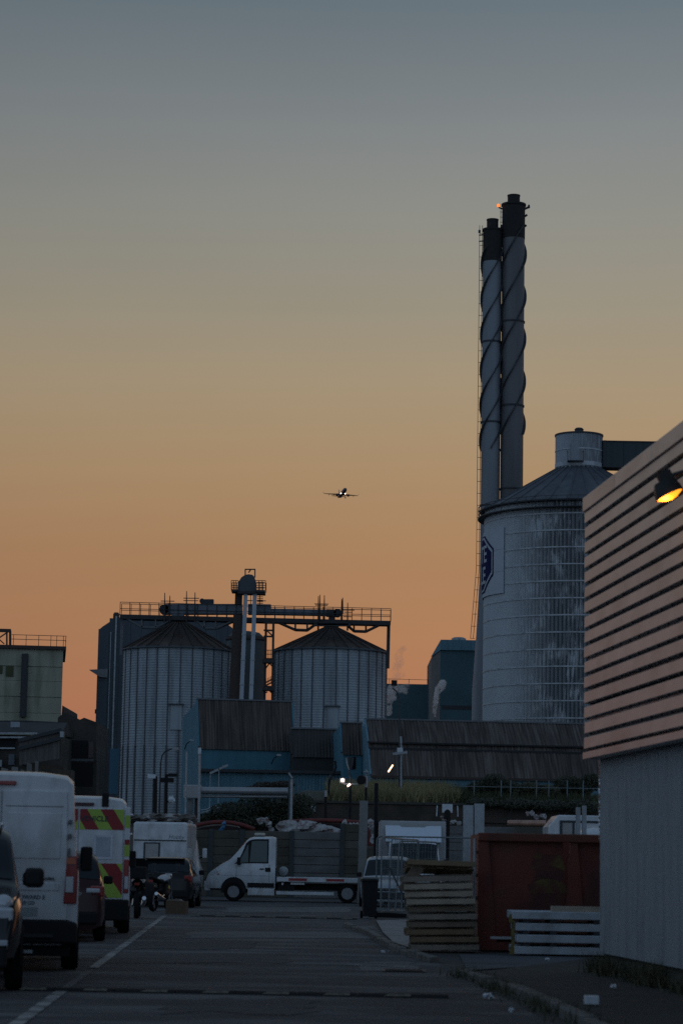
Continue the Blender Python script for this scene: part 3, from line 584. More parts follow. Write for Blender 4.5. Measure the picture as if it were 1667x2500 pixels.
# ------------------------------------------------------------------ sheds
corm = M('weathered_corrugated_roof', (.125,.103,.09), .9, 0, .25, .7, rnd=.18, dark=(.035,.03,.028), kfac=.6, kscale=1.6, kstretch=(5,.25,.2), kthr=(.40,.62), spec=.2, stretch=(3,.4,.4), dirt=(.22,.19,.17), dfac=.6, dscale=1.4, dstretch=(6,.3,.2))
blue = M('blue_grey_sheet', (.07,.2,.26), .75, .0, .15, .5, stretch=(2,2,.3), dirt=(.05,.15,.2), dfac=.6, dscale=.8, dstretch=(3,3,.3))
blue2 = M('pale_blue_sheet', (.12,.25,.31), .75, .0, .15, .5, dirt=(.08,.15,.18), dfac=.6, dscale=1.2, dstretch=(3,3,.3))
def corr_sheet(parent, p0, p1, p2, p3, w, name='roof_sheet', mat=None, pitch=.18, amp=.035):
    """corrugated sheets laid side by side on the quad p0(bottom left) p1(bottom right) p2(top right) p3(top left)"""
    p0, p1, p2, p3 = map(Vector, (p0,p1,p2,p3)); n_ = max(1, round((p1-p0).length/w)); nrm = (p1-p0).cross(p3-p0).normalized(); rr = random.Random(len(name)+n_)
    src = None
    for i in range(n_):
        a0, a1 = p0.lerp(p1, i/n_), p0.lerp(p1, (i+1)/n_); b0, b1 = p3.lerp(p2, i/n_), p3.lerp(p2, (i+1)/n_); m = max(4, int((a1-a0).length/pitch)*2)
        lift = nrm*rr.uniform(0,.03); mb = MB()
        bot = [a0.lerp(a1, k/m)+nrm*(amp*(1 if k % 2 else -1))+lift for k in range(m+1)]; tp = [b0.lerp(b1, k/m)+nrm*(amp*(1 if k % 2 else -1))+lift for k in range(m+1)]
        mb.rings([bot, tp], False, False); mb.build(name, mat or corm, parent)
def shed(label, px0, pe, px1, Y, prof, ang, ze, mat=blue, roofmat=None, sheets=(1,), w=1.0, name='shed', windows=()):
    """front-left eave corner at pixel (px0,pe); prof = (y,z) from front bottom over the roof to back bottom"""
    o = P(px0, pe, Y); LN = (px1-px0)/ppm(Y)/math.cos(ang); t = thing(name, label, 'building', (o.x, Y, 0), ang)
    mb = MB(); mb.prism([(0,y,z) for y, z in prof], (LN,0,0)); mb.build('wall', mat, t)
    for s in sheets:
        (y0,z0),(y1,z1) = prof[s], prof[s+1]; d = V(0,y1-y0,z1-z0).normalized()*.12
        corr_sheet(t, V(-.1,y0,z0)-d*1.5+V(0,-.03,.05), V(LN+.1,y0,z0)-d*1.5+V(0,-.03,.05), V(LN+.1,y1,z1)+d*.3+V(0,-.03,.05), V(-.1,y1,z1)+d*.3+V(0,-.03,.05), w, mat=roofmat)
    (y1,z1) = prof[sheets[-1]+1]
    MB().bar((-.12,y1,z1+.08),(LN+.12,y1,z1+.08),.3,.1).build('ridge_flashing', M('ridge_grey', (.15,.16,.17), .7), t)
    for s in sheets:
        (y0,z0),(y1,z1) = prof[s], prof[s+1]
        for xx in (-.1,LN+.1): MB().bar((xx,y0,z0+.06),(xx,y1,z1+.06),.1,.16).build('barge_board', mat, t)
    return t, LN
ang = R(5)
zr, ze = Z(590,1711,167), Z(590,1827,165)
tA, LA = shed('blue shed with steep dark corrugated roof in front of the left grain silo', 489, 1827, 715, 165, [(0,3),(0,ze),(1.9,zr),(13,zr-.6),(13,3)], R(9), ze)
zr, ze = Z(775,1781,164), Z(775,1846,163)
shed('low dark-roofed link shed between the blue shed and the long roof', 716, 1846, 836, 163, [(0,3),(0,ze),(1.3,zr),(8,zr-.3),(8,3)], ang, ze, mat=M('dark_shed_wall', (.04,.042,.043), .8), roofmat=M('dark_corrugated', (.05,.046,.044), .85, 0, .2, .8, dirt=(.08,.075,.07), dfac=.6, dscale=1.5, dstretch=(6,.3,.2)))
zr, ze = Z(860,1766,157), Z(860,1840,156)
tC, LC = shed('narrow blue shed with a small corrugated roof left of the long roof', 838, 1840, 884, 156, [(0,3),(0,ze),(1.5,zr),(9,zr-.4),(9,3)], ang, ze)
MB().box(.35,.8,-.04,.02,Z(860,1878,156),Z(860,1848,156)).build('window', glass, tC)
zr, zs1, zs0, ze = Z(895,1758,154), Z(900,1814,152), Z(900,1829,151.8), Z(912,1894,150)
tD, LD = shed('long low shed with a double-pitched dark corrugated roof behind the grass bank', 908, 1894, 1500, 150, [(0,3),(0,ze),(1.6,zs0),(1.75,zs1),(4.0,zr),(12,zr-1.2),(12,3)], ang, ze, mat=blue2, sheets=(1,3), w=1.0)
MB().box(-.1,LD,1.45,1.70,zs0-.04,zs0+.10).build('valley_gutter', M('gutter_black', (.03,.03,.032), .8), tD)
corr_sheet(tD, (-.1,1.56,zs0+.09),(LD+.1,1.56,zs0+.09),(LD+.1,1.72,zs1-.02),(-.1,1.72,zs1-.02), 1.0, 'upstand_sheet', corm)
MB().box(-.1,LD,1.50,1.72,zs1-.02,zs1+.08).build('valley_gutter', M('gutter_black', (.03,.03,.032), .8), tD)
MB().bar((-.1,-.15,ze-.05),(LD,-.15,ze-.05),.16,.16).build('gutter', rust, tD)
# lean-to with pale ribbed wall below the blue shed
lz = Z(650,1888,158); t = thing('lean_to', 'pale blue ribbed lean-to below the blue shed', 'building', (X(490,1890,158), 158, 0), 0); LW = (840-490)/ppm(158)
corr_sheet(t, (0,0,2.8),(LW,0,2.8),(LW,0,lz),(0,0,lz), 1.1, 'wall_sheet', blue2, .2, .03)
mb = MB(); mb.box(-.1,LW+.1,-.35,3,lz+.02,lz+.22); mb.build('roof_edge', darkst, t)
mb = MB(); mb.box(0,LW,.05,3,2.8,lz); mb.build('core', blue2, t)
# tall blue-grey building left
bY = 226.0; bb = M('blue_black_sheet', (.07,.09,.108), .7, .0, .15, .4, stretch=(2,2,.2), dirt=(.045,.058,.068), dfac=.6, dscale=.6, dstretch=(3,3,.2))
xl, xr = X(236,1700,bY), X(578,1700,bY); t = thing('tall_blue_building', 'tall dark blue clad building behind the left grain silo', 'building', (xl, bY, 0)); WB = xr-xl
ez, rz_ = Z(238,1538,bY), Z(285,1507,bY); rx = X(285,1507,bY)-xl
mb = MB(); mb.prism([(0,0,2.5),(WB,0,2.5),(WB,0,ez),(WB-rx,0,rz_),(rx,0,rz_),(.35,0,ez+.32),(0,0,ez)], (0,14,0)); mb.build('wall', bb, t)
for i in range(13):
    x0 = WB*i/13; z1 = ez+.1 if i in (0,12) else rz_-.1
    mb = MB(); mb.box(x0+.012, x0+WB/13-.012, -.06, -.002, 2.6, z1); mb.build('cladding_sheet', bb, t)
mb = MB(); mb.bar((rx+.0,-.14,9),(rx+.0,-.14,rz_+.1),.14,.14); mb.build('downpipe', galv, t); mb = MB(); mb.bar((rx*.72,-.1,4),(rx*.72,-.1,rz_-1.4),.06,.06); mb.build('conduit', galv, t)
mb = MB(); mb.lathe([(.3,-.1),(.3,.6),(.2,.75)],10,(rx-.3,3,rz_)); mb.build('roof_vent', rust, t)
cz = Z(240,1636,bY); mb = MB(); mb.prism([(-.75,-.3,cz),(1.0,-.3,cz+.12),(1.0,-.3,cz-.7),(.3,-.3,cz-.65)], (0,1.4,0)); mb.build('vent_hood', M('hood_grey', (.2,.2,.21), .6), t)
mb = MB(); mb.box(-.2,.1,1,1.6,Z(232,1740,bY),Z(232,1730,bY)); mb.build('wall_bracket', rust, t)
mb = MB(); pz0, pz1 = Z(280,1938,bY-30), Z(280,1828,bY-30)
pn = MB().box(0,.85,-.05,0,pz0,pz1).build('blue_panel', M('bright_blue_panel', (.05,.16,.24), .5, 0, .1, .5, stretch=(4,1,.2)), loc=(X(268,1880,196),196,0)); tag(pn, 'bright blue upright panel beside the foot of the left grain silo', 'panel')
# ------------------------------------------------------------------ background teal works
tY = 305.0; tm = M('teal_works_sheet', (.06,.13,.155), .7, .05, .15, .3, dirt=(.05,.1,.12), dfac=.6, dscale=.4)
t = thing('teal_works', 'low dark teal works building with a roof rail behind the steam', 'building', (0, tY, 0))
mb = MB(); mb.box(X(938,1700,tY), X(1062,1700,tY), 0, 20, 3, Z(1000,1670,tY)); mb.build('wall', tm, t)
mb = MB(); za = Z(1000,1669,tY)
mb.bar((X(938,1665,tY),0,za+.55),(X(1058,1667,tY),0,za+.5),.05)
for px in (950,998,1044,1052): mb.bar((X(px,1668,tY),0,za),(X(px,1668,tY),0,za+.6),.06)
mb.build('roof_rail', darkst, t)
t = thing('gabled_works', 'taller gabled teal works building left of the chimney base', 'building', (0, tY-12, 0)); yy = tY-12
xa, xb, xc = X(1055,1600,yy), X(1075,1600,yy), X(1185,1600,yy); z0, z1 = Z(1055,1600,yy), Z(1072,1564,yy)
mb = MB(); mb.box(xb,xc,0,18,3,z1-.5); mb.build('wall', tm, t)
mb = MB(); mb.add([(xa,2.6,3),(xb,-.02,3),(xb,-.02,z1),(xa,2.6,z0),(xa,2.6,z0)], [(0,1,2,3)]); mb.prism([(xa,2.6,3),(xb-.01,-.02,3),(xb-.01,-.02,z1),(xa,2.6,z0)], (0,14,0)); mb.build('side_wall', M('side_tan', (.17,.155,.145), .8, 0, .2, .4), t)
mb = MB(); mb.prism([(xa-.1,2.5,z0),(xb,-.3,z1+.1),(xc,-.3,z1+.1),(xc,-.3,z1-1.15),(xb,-.3,z1-1.15)], (0,.25,0)); mb.build('roof_band', blue2, t)
mb = MB(); mb.box(xb+.2, xc, -.03, 0, Z(1100,1722,yy)-.5, Z(1100,1722,yy)); mb.build('string_course', darkst, t)
mb = MB(); mb.lathe([(.9,0),(.9,.25),(.6,.4),(.1,.45)],20,(X(1120,1566,yy),-.2+1,z1+.1)); mb.build('roof_fan', galv, t, smooth=40)
# ------------------------------------------------------------------ left concrete tower block
kY = 222.0; kc = M('stained_concrete', (.38,.365,.28), .9, 0, .15, .5, dirt=(.2,.2,.13), dfac=.8, dscale=.5, dstretch=(2,2,.35), bump=.2, bscale=6)
t = thing('concrete_tower', 'stained pale concrete tower block with rooftop rail at far left', 'building', (.1, kY, 0), R(6.7))
x0, x1 = X(-160,1700,kY), X(155,1650,kY); zt_ = Z(80,1590,kY); nb = 6
zz = [Z(80,y,kY) for y in (1592,1634,1669,1707,1746,1790)]
for i in range(5):
    mb = MB(); mb.box(x0, x1, (i % 2)*.06, 14, zz[i+1]+.03, zz[i]); mb.build('wall_lift', kc, t)
mb = MB(); mb.box(x0,x1-.2,.2,14,3,zz[5]); mb.build('wall_lift', kc, t)
mb = MB(); mb.box(x0-.2,x1+.25,-.3,14.2,zz[0],zz[0]+.3); mb.build('roof_slab', rust, t)
mb = MB(); mb.tube([(X(66,1604,kY),-.25,Z(66,1604,kY)),(X(61,1750,kY),-.25,Z(61,1756,kY))], .3, 10); mb.build('soil_pipe', darkst, t)
for (a, b_, c, d) in ((2,12,1632,1652),(20,38,1632,1658)): mb = MB(); mb.box(X(a,1640,kY),X(b_,1640,kY),-.05,.1,Z(20,d,kY),Z(20,c,kY)); mb.build('blocked_window', M('mossy_infill', (.075,.08,.04), .95, 0, .3, .8), t)
mb = MB(); rz0 = zz[0]+.3
for h in (.55,.95): mb.bar((X(33,1570,kY),-.1,rz0+h),(x1+.2,-.1,rz0+h),.05); mb.bar((x1+.2,-.1,rz0+h),(x1+.2,6,rz0+h),.05)
for px in (38,68,98,127,141,157): mb.bar((X(px,1575,kY),-.1,rz0),(X(px,1575,kY),-.1,rz0+.97),.05)
mb.build('roof_rail', rust, t)
mb = MB(); a = lambda px, py: (X(px,py,kY),.2,Z(px,py,kY))
mb.bar(a(-40,1547),a(32,1548),.3); mb.bar(a(30,1548),a(30,1584),.22); mb.bar(a(22,1552),a(22,1584),.16); mb.bar(a(-10,1575),a(26,1550),.12); mb.bar(a(-6,1560),a(16,1580),.1); mb.bar(a(-30,1550),a(-30,1584),.2); mb.build('hoist_truss', rust, t)
# ------------------------------------------------------------------ derelict brick buildings at left
dY = 152.0; slate = M('dark_slate', (.035,.035,.038), .8, 0, .3, 1.2, dirt=(.06,.058,.055), dfac=.5, dscale=2)
bwall2 = brick_mat('derelict_brickwork', (.075,.058,.048), (.05,.042,.036), (.07,.064,.058), 1.3)
def D(px, py, Y=dY): p = P(px, py, Y); return V(p.x, 0, p.z)
t = thing('brick_ruin', 'derelict dark brick building with boarded openings between tower and blue building', 'building', (0, dY, 0))
a = [D(142,1990), D(236,1990), D(236,1763), D(206,1752), D(196,1757), D(157,1738), D(157,1715+10), D(153,1722), D(151,1745), D(142,1752)]
mb = MB(); mb.prism([V(p.x,0,p.z) for p in a], (0,8,0)); mb.build('wall', bwall2, t)
def hole(x0, x1, y0, y1, nm, mt, d=.06, pr=t, Y=dY, dep=.2): p, q_ = D(x0,y1,Y), D(x1,y0,Y); return MB().box(p.x,q_.x,-d,-d+dep,p.z,q_.z).build(nm, mt, pr)
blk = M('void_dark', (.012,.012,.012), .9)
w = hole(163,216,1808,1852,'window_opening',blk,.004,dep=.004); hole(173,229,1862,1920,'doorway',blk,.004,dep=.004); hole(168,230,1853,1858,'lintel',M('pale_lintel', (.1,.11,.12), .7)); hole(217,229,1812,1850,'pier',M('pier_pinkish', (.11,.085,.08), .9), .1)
hole(158,180,1785,1800,'string_course',M('mossy', (.05,.05,.03), .95), .12)
t2 = thing('slate_roof_building', 'low dark building with hipped slate roof below the concrete tower', 'building', (0, 146, 0)); Y2 = 146.0
d2 = lambda px, py: D(px, py, Y2)
mb = MB(); p = [d2(-140,1790), d2(152,1790), d2(150,1757), d2(48,1752), d2(-10,1786)]
mb.add([d2(-140,1792)+V(0,-.2,0), d2(152,1790)+V(0,-.2,0), d2(152,1757)+V(0,3,0), d2(50,1752)+V(0,3,0), d2(-140,1752)+V(0,3,0)], [(0,1,2,3,4)]); mb.add([d2(152,1790)+V(0,-.2,0), d2(152,1757)+V(0,3,0), d2(152,1790)+V(0,6,0)], [(0,1,2)]); mb.build('roof', slate, t2)
mb = MB(); p, q_ = d2(-140,1990), d2(150,1796); mb.box(p.x,q_.x,.1,6,p.z,q_.z); mb.build('wall', bwall2, t2)
for yy in (1790,1800): mb = MB(); p, q_ = d2(-140,yy), d2(94,yy+1); mb.bar(V(p.x,-.25,p.z), V(q_.x,-.25,q_.z), .16, .1); mb.build('gutter', galv, t2)
mb = MB(); p = d2(20,1765); mb.box(p.x,p.x+.55,1.3,1.34,p.z-.25,p.z+.15); mb.build('skylight', M('skylight', (.3,.34,.38), .2), t2)
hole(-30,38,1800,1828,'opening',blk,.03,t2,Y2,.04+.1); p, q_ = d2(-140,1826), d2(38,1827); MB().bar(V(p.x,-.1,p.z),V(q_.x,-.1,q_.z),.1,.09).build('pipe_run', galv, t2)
hole(24,38,1842,1868,'cabinet',M('grey_cabinet', (.09,.11,.125), .6), .5, t2, Y2, .4); hole(-6,8,1856,1872,'air_conditioner',M('ac_white', (.3,.32,.34), .6), .5, t2, Y2, .3)
t3 = thing('timber_gallery', 'sloping boarded conveyor gallery in front of the derelict brick building', 'gallery', (0, 140, 0)); Y3 = 140.0
bd = M('weathered_boards', (.13,.12,.115), .9, 0, .25, 1.5, stretch=(3,3,.3), dirt=(.06,.055,.05), dfac=.7, dscale=1.5, dstretch=(4,4,.4))
NBD = 22
for i in range(NBD):
    u0, u1 = i/NBD, (i+.93)/NBD; f = lambda u, y0, y1: D(48+u*98, y0+(y1-y0)*u, Y3)
    a_, b_, c, d_ = f(u0,1868,1852), f(u1,1868,1852), f(u1,1812,1786), f(u0,1812,1786)
    mb = MB(); mb.prism([a_, b_, c, d_], (0,.08,0)); mb.build('board', bd, t3)
for (ya, yb) in ((1808,1782),(1828,1802)): mb = MB(); mb.bar(D(46,ya,Y3)+V(0,-.1,0), D(152,yb,Y3)+V(0,-.1,0), .14, .2); mb.build('rail', darkst, t3)
MB().box(D(148,1800,Y3).x,D(156,1800,Y3).x,-.2,.4,D(150,1800,Y3).z,D(150,1786,Y3).z).build('gallery_end', galv, t3)
mb = MB(); mb.box(D(50,1990,Y3).x,D(150,1990,Y3).x,.3,2,0,D(50,1866,Y3).z); mb.build('gallery_base', brick, t3)
t4 = thing('concrete_panel_fence', 'row of pale broken concrete panels at far left above the white van', 'fence', (0, 132, 0)); Y4 = 132.0; rr = random.Random(4)
pm = M('pale_panel', (.21,.205,.2), .9, 0, .2, 1.2, dirt=(.1,.095,.09), dfac=.7, dscale=1.5)
for (a_, b_, tp) in ((-30,-2,1880),(0,22,1874),(25,46,1872),(48,62,1878),(62,80,1862),(82,96,1858)):
    p0, p1 = D(a_,1990,Y4), D(b_,tp,Y4); mb = MB(); mb.prism([(p0.x,0,p0.z),(p1.x-.03,0,p0.z),(p1.x-.03,0,p1.z+rr.uniform(-.1,.1)),(p0.x,0,p1.z)], (0,.12,0)); mb.build('panel', pm, t4)
mb = MB(); mb.box(D(98,1990,Y4).x, D(170,1990,Y4).x, .2, 2, 0, D(120,1878,Y4).z); o = mb.build('wall', brick, t4)
# ------------------------------------------------------------------ vehicles: shared builders (local y=0 rear, +y front)
def lerp(a, b, t): return a+(b-a)*t
def interp(pl, y):
    if y <= pl[0][0]: return pl[0][1]
    for (a, za), (b, zb_) in zip(pl, pl[1:]):
        if y <= b: return lerp(za, zb_, (y-a)/(b-a) if b > a else 1)
    return pl[-1][1]
class Body:
    def __init__(s, L_, W_, H_, top, belt, z0=.22, tum=.12, rear=.10, front=.16, sq=.05, n=56):
        s.L, s.W, s.H, s.z0, s.belt, s.tum, s.rear, s.front, s.sq = L_, W_, H_, z0, belt, tum, rear, front, sq
        s.ys = [L_*i/n for i in range(n+1)]; zz = [interp(top, y) for y in s.ys]
        for _ in range(2): zz = [zz[0]]+[(zz[i-1]+2*zz[i]+zz[i+1])/4 for i in range(1, n)]+[zz[-1]]
        s.top = list(zip(s.ys, zz))
    def half(s, y):
        e1 = max(0, (.35-y)/.35); e2 = max(0, (y-(s.L-.6))/.6); w = s.W/2*(1-s.rear*e1*e1)*(1-s.front*e2*e2)
        zt_ = interp(s.top, y); zb_ = min(interp(s.belt, y), zt_-.03); g = max(0, min(1, (zt_-zb_)/max(.2, s.H-1.0))); wt = w*(.93-s.tum*g); z0 = s.z0
        return [V(0,y,z0), V(.8*w,y,z0), V(.965*w,y,z0+.07), V(w,y,z0+.22), V(w,y,max(z0+.3, zb_-.22)), V(.99*w,y,zb_-.07), V(.965*w,y,zb_),
                V(lerp(.965*w,wt,.33),y,lerp(zb_,zt_-s.sq*1.4,.33)), V(lerp(.965*w,wt,.66),y,lerp(zb_,zt_-s.sq*1.4,.66)), V(wt,y,zt_-s.sq*1.4*g-.008), V(wt-.05-.05*g,y,zt_-s.sq*.35), V(wt*.55,y,zt_+.006), V(0,y,zt_+.012)]
    def ring(s, y):
        h = s.half(y); return h + [V(-p.x, p.y, p.z) for p in h[-2:0:-1]]
    def mesh(s, name, mat, parent):
        mb = MB(); mb.rings([s.ring(y) for y in s.ys]); return mb.build(name, mat, parent, smooth=50)
    def pt(s, y, j):
        h = s.half(y); i = min(int(j), len(h)-2); return h[i].lerp(h[i+1], j-i)
    def patch(s, name, mat, parent, y0, y1, j0, j1, side=1, off=.007, n=8, m=5, y0b=None, y1b=None):
        """window lying on the body surface; y0b/y1b: other y range at j1 (slanted edges)"""
        y0b = y0 if y0b is None else y0b; y1b = y1 if y1b is None else y1b; g = []
        for k in range(m+1):
            tj = k/m; j = lerp(j0, j1, tj); a, b = lerp(y0, y0b, tj), lerp(y1, y1b, tj); row = []
            for i in range(n+1):
                y = lerp(a, b, i/n); p = s.pt(y, j); du = s.pt(min(y+.02, s.L), j)-s.pt(max(y-.02, 0), j); dv = s.pt(y, min(j+.05, 11.99))-s.pt(y, max(0, j-.05)); nn = du.cross(dv)
                if nn.length > 1e-9: nn.normalize()
                if nn.dot(V(1,0,1)) < 0: nn = -nn
                p = p+nn*off; row.append(V(p.x*side, p.y, p.z))
            g.append(row)
        mb = MB(); mb.rings(g, False, False); return mb.build(name, mat, parent, smooth=60)
    def screen(s, name, mat, parent, y0, y1, off=.008, j0=9.6, n=10):
        g = []
        for i in range(n+1):
            y = lerp(y0, y1, i/n); row = []; d = (s.pt(min(y+.02,s.L),12)-s.pt(max(y-.02,0),12)); nn = V(0,-d.z,d.y)
            if nn.z < 0: nn = -nn
            if nn.length > 1e-9: nn.normalize()
            for j in (j0, 10.2, 11, 12): p = s.pt(y, j-.001)+nn*off; row.append(p)
            g.append(row + [V(-p.x,p.y,p.z) for p in row[-2::-1]])
        mb = MB(); mb.rings(g, False, False); return mb.build(name, mat, parent, smooth=60)
rimm = M('wheel_rim', (.26,.265,.27), .5, .2, .1, 8)
def wheel(parent, x, y, r, w=.2, side=1, rim=True):
    t_ = MB().lathe([(r*.62,-w/2),(r*.93,-w/2),(r,-w*.32),(r,w*.32),(r*.93,w/2),(r*.62,w/2)], 28, axis='x', cap=False).build('wheel', rubber, parent, smooth=40, loc=(x,y,r))
    if rim:
        MB().lathe([(r*.63,w*.42),(r*.58,w*.3),(r*.2,w*.34),(.001,w*.36)] if side > 0 else [(r*.63,-w*.42),(r*.58,-w*.3),(r*.2,-w*.34),(.001,-w*.36)], 24, axis='x').build('wheel_rim', rimm, t_, smooth=50)
        mb = MB(); s_ = side
        for k in range(5):
            a = 2*math.pi*k/5; mb.bar((s_*w*.34,.3*r*math.cos(a+.3),.3*r*math.sin(a+.3)),(s_*w*.34,.46*r*math.cos(a+.3),.46*r*math.sin(a+.3)),.03,.2*r)
        mb.lathe([(.10*r,s_*w*.36),(.17*r,s_*w*.37)], 16, axis='x', cap=False)
        mb.build('rim_slots', darkst, t_, kind='stuff')
    return t_
def arch(parent, x, y, r, side=1, w=.02):
    mb = MB(); pts = [(x, y+r*math.cos(a), max(.2, r*.9+r*math.sin(a))) for a in [math.pi*k/16*1.16-.25 for k in range(17)]]
    mb.prism(pts, (side*w,0,0)); return mb.build('wheel_arch', blackpl, parent)
def ob(name, mat, parent, x0, x1, y0, y1, z0, z1, bevel=.0): return MB().box(x0,x1,y0,y1,z0,z1).build(name, mat, parent, bevel=bevel)
whitep = M('white_vehicle_paint', (.66,.68,.70), .35, 0, .03, 2, coat=.5, dirt=(.36,.355,.345), dfac=.55, dscale=1.8, dark=(.3,.29,.28), kfac=.4, kscale=4, kstretch=(1,1,.4))
redl = M('red_lens', (.28,.012,.01), .2, 0, .1, 8, coat=.6); oranl = M('orange_lens', (.5,.09,.015), .2, 0, .1, 8, coat=.6); clearl = M('clear_lens', (.5,.52,.55), .12, .2, .05, 8)
plateY = M('yellow_plate', (.45,.3,.05), .5, 0, .1, 6); plateW = M('white_plate', (.55,.56,.56), .5, 0, .1, 6); inkm = M('dark_ink', (.03,.04,.05), .6); seam = M('seam_dark', (.08,.085,.09), .6)
mirrorm = M('mirror_glass', (.5,.55,.6), .05, 1, .02, 1)
# ------------------------------------------------------------------ panel vans seen from behind
def panel_van(label, loc, rz, L_=5.4, W_=2.02, H_=2.52):
    t = thing('panel_van', label, 'van', loc, rz)
    B = Body(L_, W_, H_, [(0,H_-.06),(.06,H_-.02),(.3,H_),(L_-2.1,H_),(L_-1.75,H_-.1),(L_-.95,1.5),(L_-.75,1.3),(L_-.15,1.05),(L_,.75)], [(0,1.35),(L_,1.15)], .34, .045, .015, .12, .09, 60)
    B.mesh('body', whitep, t)
    B.screen('windscreen', glass, t, L_-1.72, L_-1.0)
    for s in (-1,1): B.patch('side_window', glass, t, L_-1.75, L_-1.2, 6.4, 8.6, s)
    for s in (-1,1):
        for y in (1.0, L_-1.0): wheel(t, s*(W_/2-.085), y, .34, .22, s); arch(t, s*(W_/2-.012), y, .42, s, .018)
        m = ob('mirror', blackpl, t, s*(W_/2+.05) if s > 0 else -(W_/2+.22), s*(W_/2+.22) if s > 0 else -(W_/2+.05), L_-1.45, L_-1.3, 1.25, 1.6, .03)
        ob('rub_strip', blackpl, t, *( (W_/2-.005, W_/2+.02) if s > 0 else (-W_/2-.02, -W_/2+.005)), 1.55, L_-1.6, .62, .76, .01)
    return t, B
def van_doors(t, W_, H_, z0=.55, mat=whitep):
    hw = W_/2-.14; ds = []
    for s in (-1,1):
        a, b = (.008, hw) if s > 0 else (-hw, -.008)
        mb = MB(); top_in = .045
        mb.prism([(a if s > 0 else a+0, -.028, z0),(b, -.028, z0),(b-(top_in if s > 0 else 0), -.028, H_-.24),(a+(top_in if s < 0 else 0), -.028, H_-.24)], (0,.05,0))
        d = mb.build('rear_door', mat, t, bevel=.012); ds.append(d)
    return ds
# white van, nearest
vx = X(190,2200,31.0)-1.0
t, B = panel_van('white panel van parked nearest on the left, seen from behind', (vx,31.0,.004), R(6.6)); W_, H_ = 2.02, 2.52
ds = van_doors(t, W_, H_, .64)
for i, d in enumerate(ds):
    s = -1 if i == 0 else 1; a, b = (.07,.76) if s > 0 else (-.76,-.07)
    ob('upper_pressing', whitep, d, a, b, -.038, -.02, 1.42, 2.0, .01); ob('lower_pressing', whitep, d, a, b, -.036, -.02, 1.02, 1.12, .012); ob('pressing_line', seam, d, a-.02, b+.02, -.0295, -.02, 2.075, 2.085)
    for zz in (1.68,1.86): ob('hinge', M('hinge_grey', (.12,.13,.14), .5), d, *((.845,.895) if s > 0 else (-.895,-.845)), -.06, -.02, zz, zz+.06, .01)
    ob('hinge', M('hinge_grey', (.1,.1,.1), .5), d, *((.855,.885) if s > 0 else (-.885,-.855)), -.06, -.02, 1.42, 1.56, .01)
for s in (-1,1):
    mb = MB(); xs0, xs1 = (.815,.985) if s > 0 else (-.985,-.815)
    tl = MB().prism([(xs0,-.05,.86),(xs1,-.02,.86),(xs1,-.02,1.46),(xs0+.03*s*(1 if s>0 else 0),-.05,1.46)], (0,.09,0)).build('tail_light', redl, t, bevel=.015)
    ob('indicator_lens', oranl, tl, xs0+.025, xs1-.03, -.06, -.045, 1.36, 1.44); ob('reverse_lens', clearl, tl, xs0+.02, xs1-.05, -.062, -.045, 1.0, 1.2, .01)
mb = MB(); mb.prism([(-1.0,-.12,.36),(1.0,-.12,.36),(1.0,-.1,.62),(.86,-.08,.66),(-.86,-.08,.66),(-1.0,-.1,.62)], (0,.3,0)); bp = mb.build('rear_bumper', blackpl, t, bevel=.03)
ob('step', darkst, bp, -.7, .7, -.16, -.05, .44, .48); ob('lower_valance', blackpl, t, -.92, .92, .05, .4, .2, .36); ob('number_plate', plateY, t, -.5, -.02, -.035-.012, -.02, .72, .83)
ob('tow_bar', galv, t, -.55, .45, -.1, -.02, .24, .28)
hb = ob('high_brake_light', redl, t, -.17, .17, -.045, 0, H_-.175, H_-.125, .01)
lettering('MAXIMA', .05, inkm, t, (.6,-.0395,1.155), offset=.002); lettering('HOWARD E', .068, M('faded_navy_ink', (.12,.15,.19), .6), t, (.40,-.032,.915), offset=.003); lettering('HIRE CO', .06, M('faded_green_ink', (.10,.17,.18), .6), t, (.34,-.032,.845), offset=.003)
ob('faint_sticker', M('faded_teal_sticker', (.34,.40,.41), .5), t, -.0+.2, .5, -.0325, -.029, .70, .81)
# high visibility van
W2, H2, Y2_ = 2.04, 2.62, 46.8
vx2 = X(317,2200,Y2_)-W2/2
t, B = panel_van('white works van with red and yellow rear chevrons, second van in the row', (vx2,Y2_,.004), R(6.4), 5.6, W2, H2)
ds = van_doors(t, W2, H2, .66)
chY = M('fluorescent_yellow', (.34,.5,.07), .45, 0, .05, 3); chR = M('chevron_red', (.27,.018,.022), .45, 0, .05, 3)
def chevrons(parent, x0, x1, z0, z1, w, slope, y, ph=0.0, dirn=1):
    """diagonal stripes clipped to a rectangle, each one a sheet of its own"""
    k = -12
    while k < 24:
        xa = x0+k*w+ph; pts = [(xa, z1),(xa+w, z1),(xa+w+slope*(z1-z0), z0),(xa+slope*(z1-z0), z0)]
        def clip(ps, xc, keep):
            out = []
            for i in range(len(ps)):
                p, q_ = ps[i], ps[(i+1) % len(ps)]; ip, iq = keep(p[0], xc), keep(q_[0], xc)
                if ip: out.append(p)
                if ip != iq: u = (xc-p[0])/(q_[0]-p[0]); out.append((xc, p[1]+(q_[1]-p[1])*u))
            return out
        c = clip(pts, x0, lambda v, xc: v >= xc-1e-9)
        if len(c) > 2: c = clip(c, x1, lambda v, xc: v <= xc+1e-9)
        if len(c) > 2 and max(p[0] for p in c)-min(p[0] for p in c) > .004:
            c2 = [p for i, p in enumerate(c) if abs(p[0]-c[i-1][0])+abs(p[1]-c[i-1][1]) > 1e-5]
            if len(c2) > 2: MB().prism([(dirn*p[0], y, p[1]) for p in c2], (0,.003,0)).build('chevron_stripe', (chY, chR)[k % 2], parent)
        k += 1
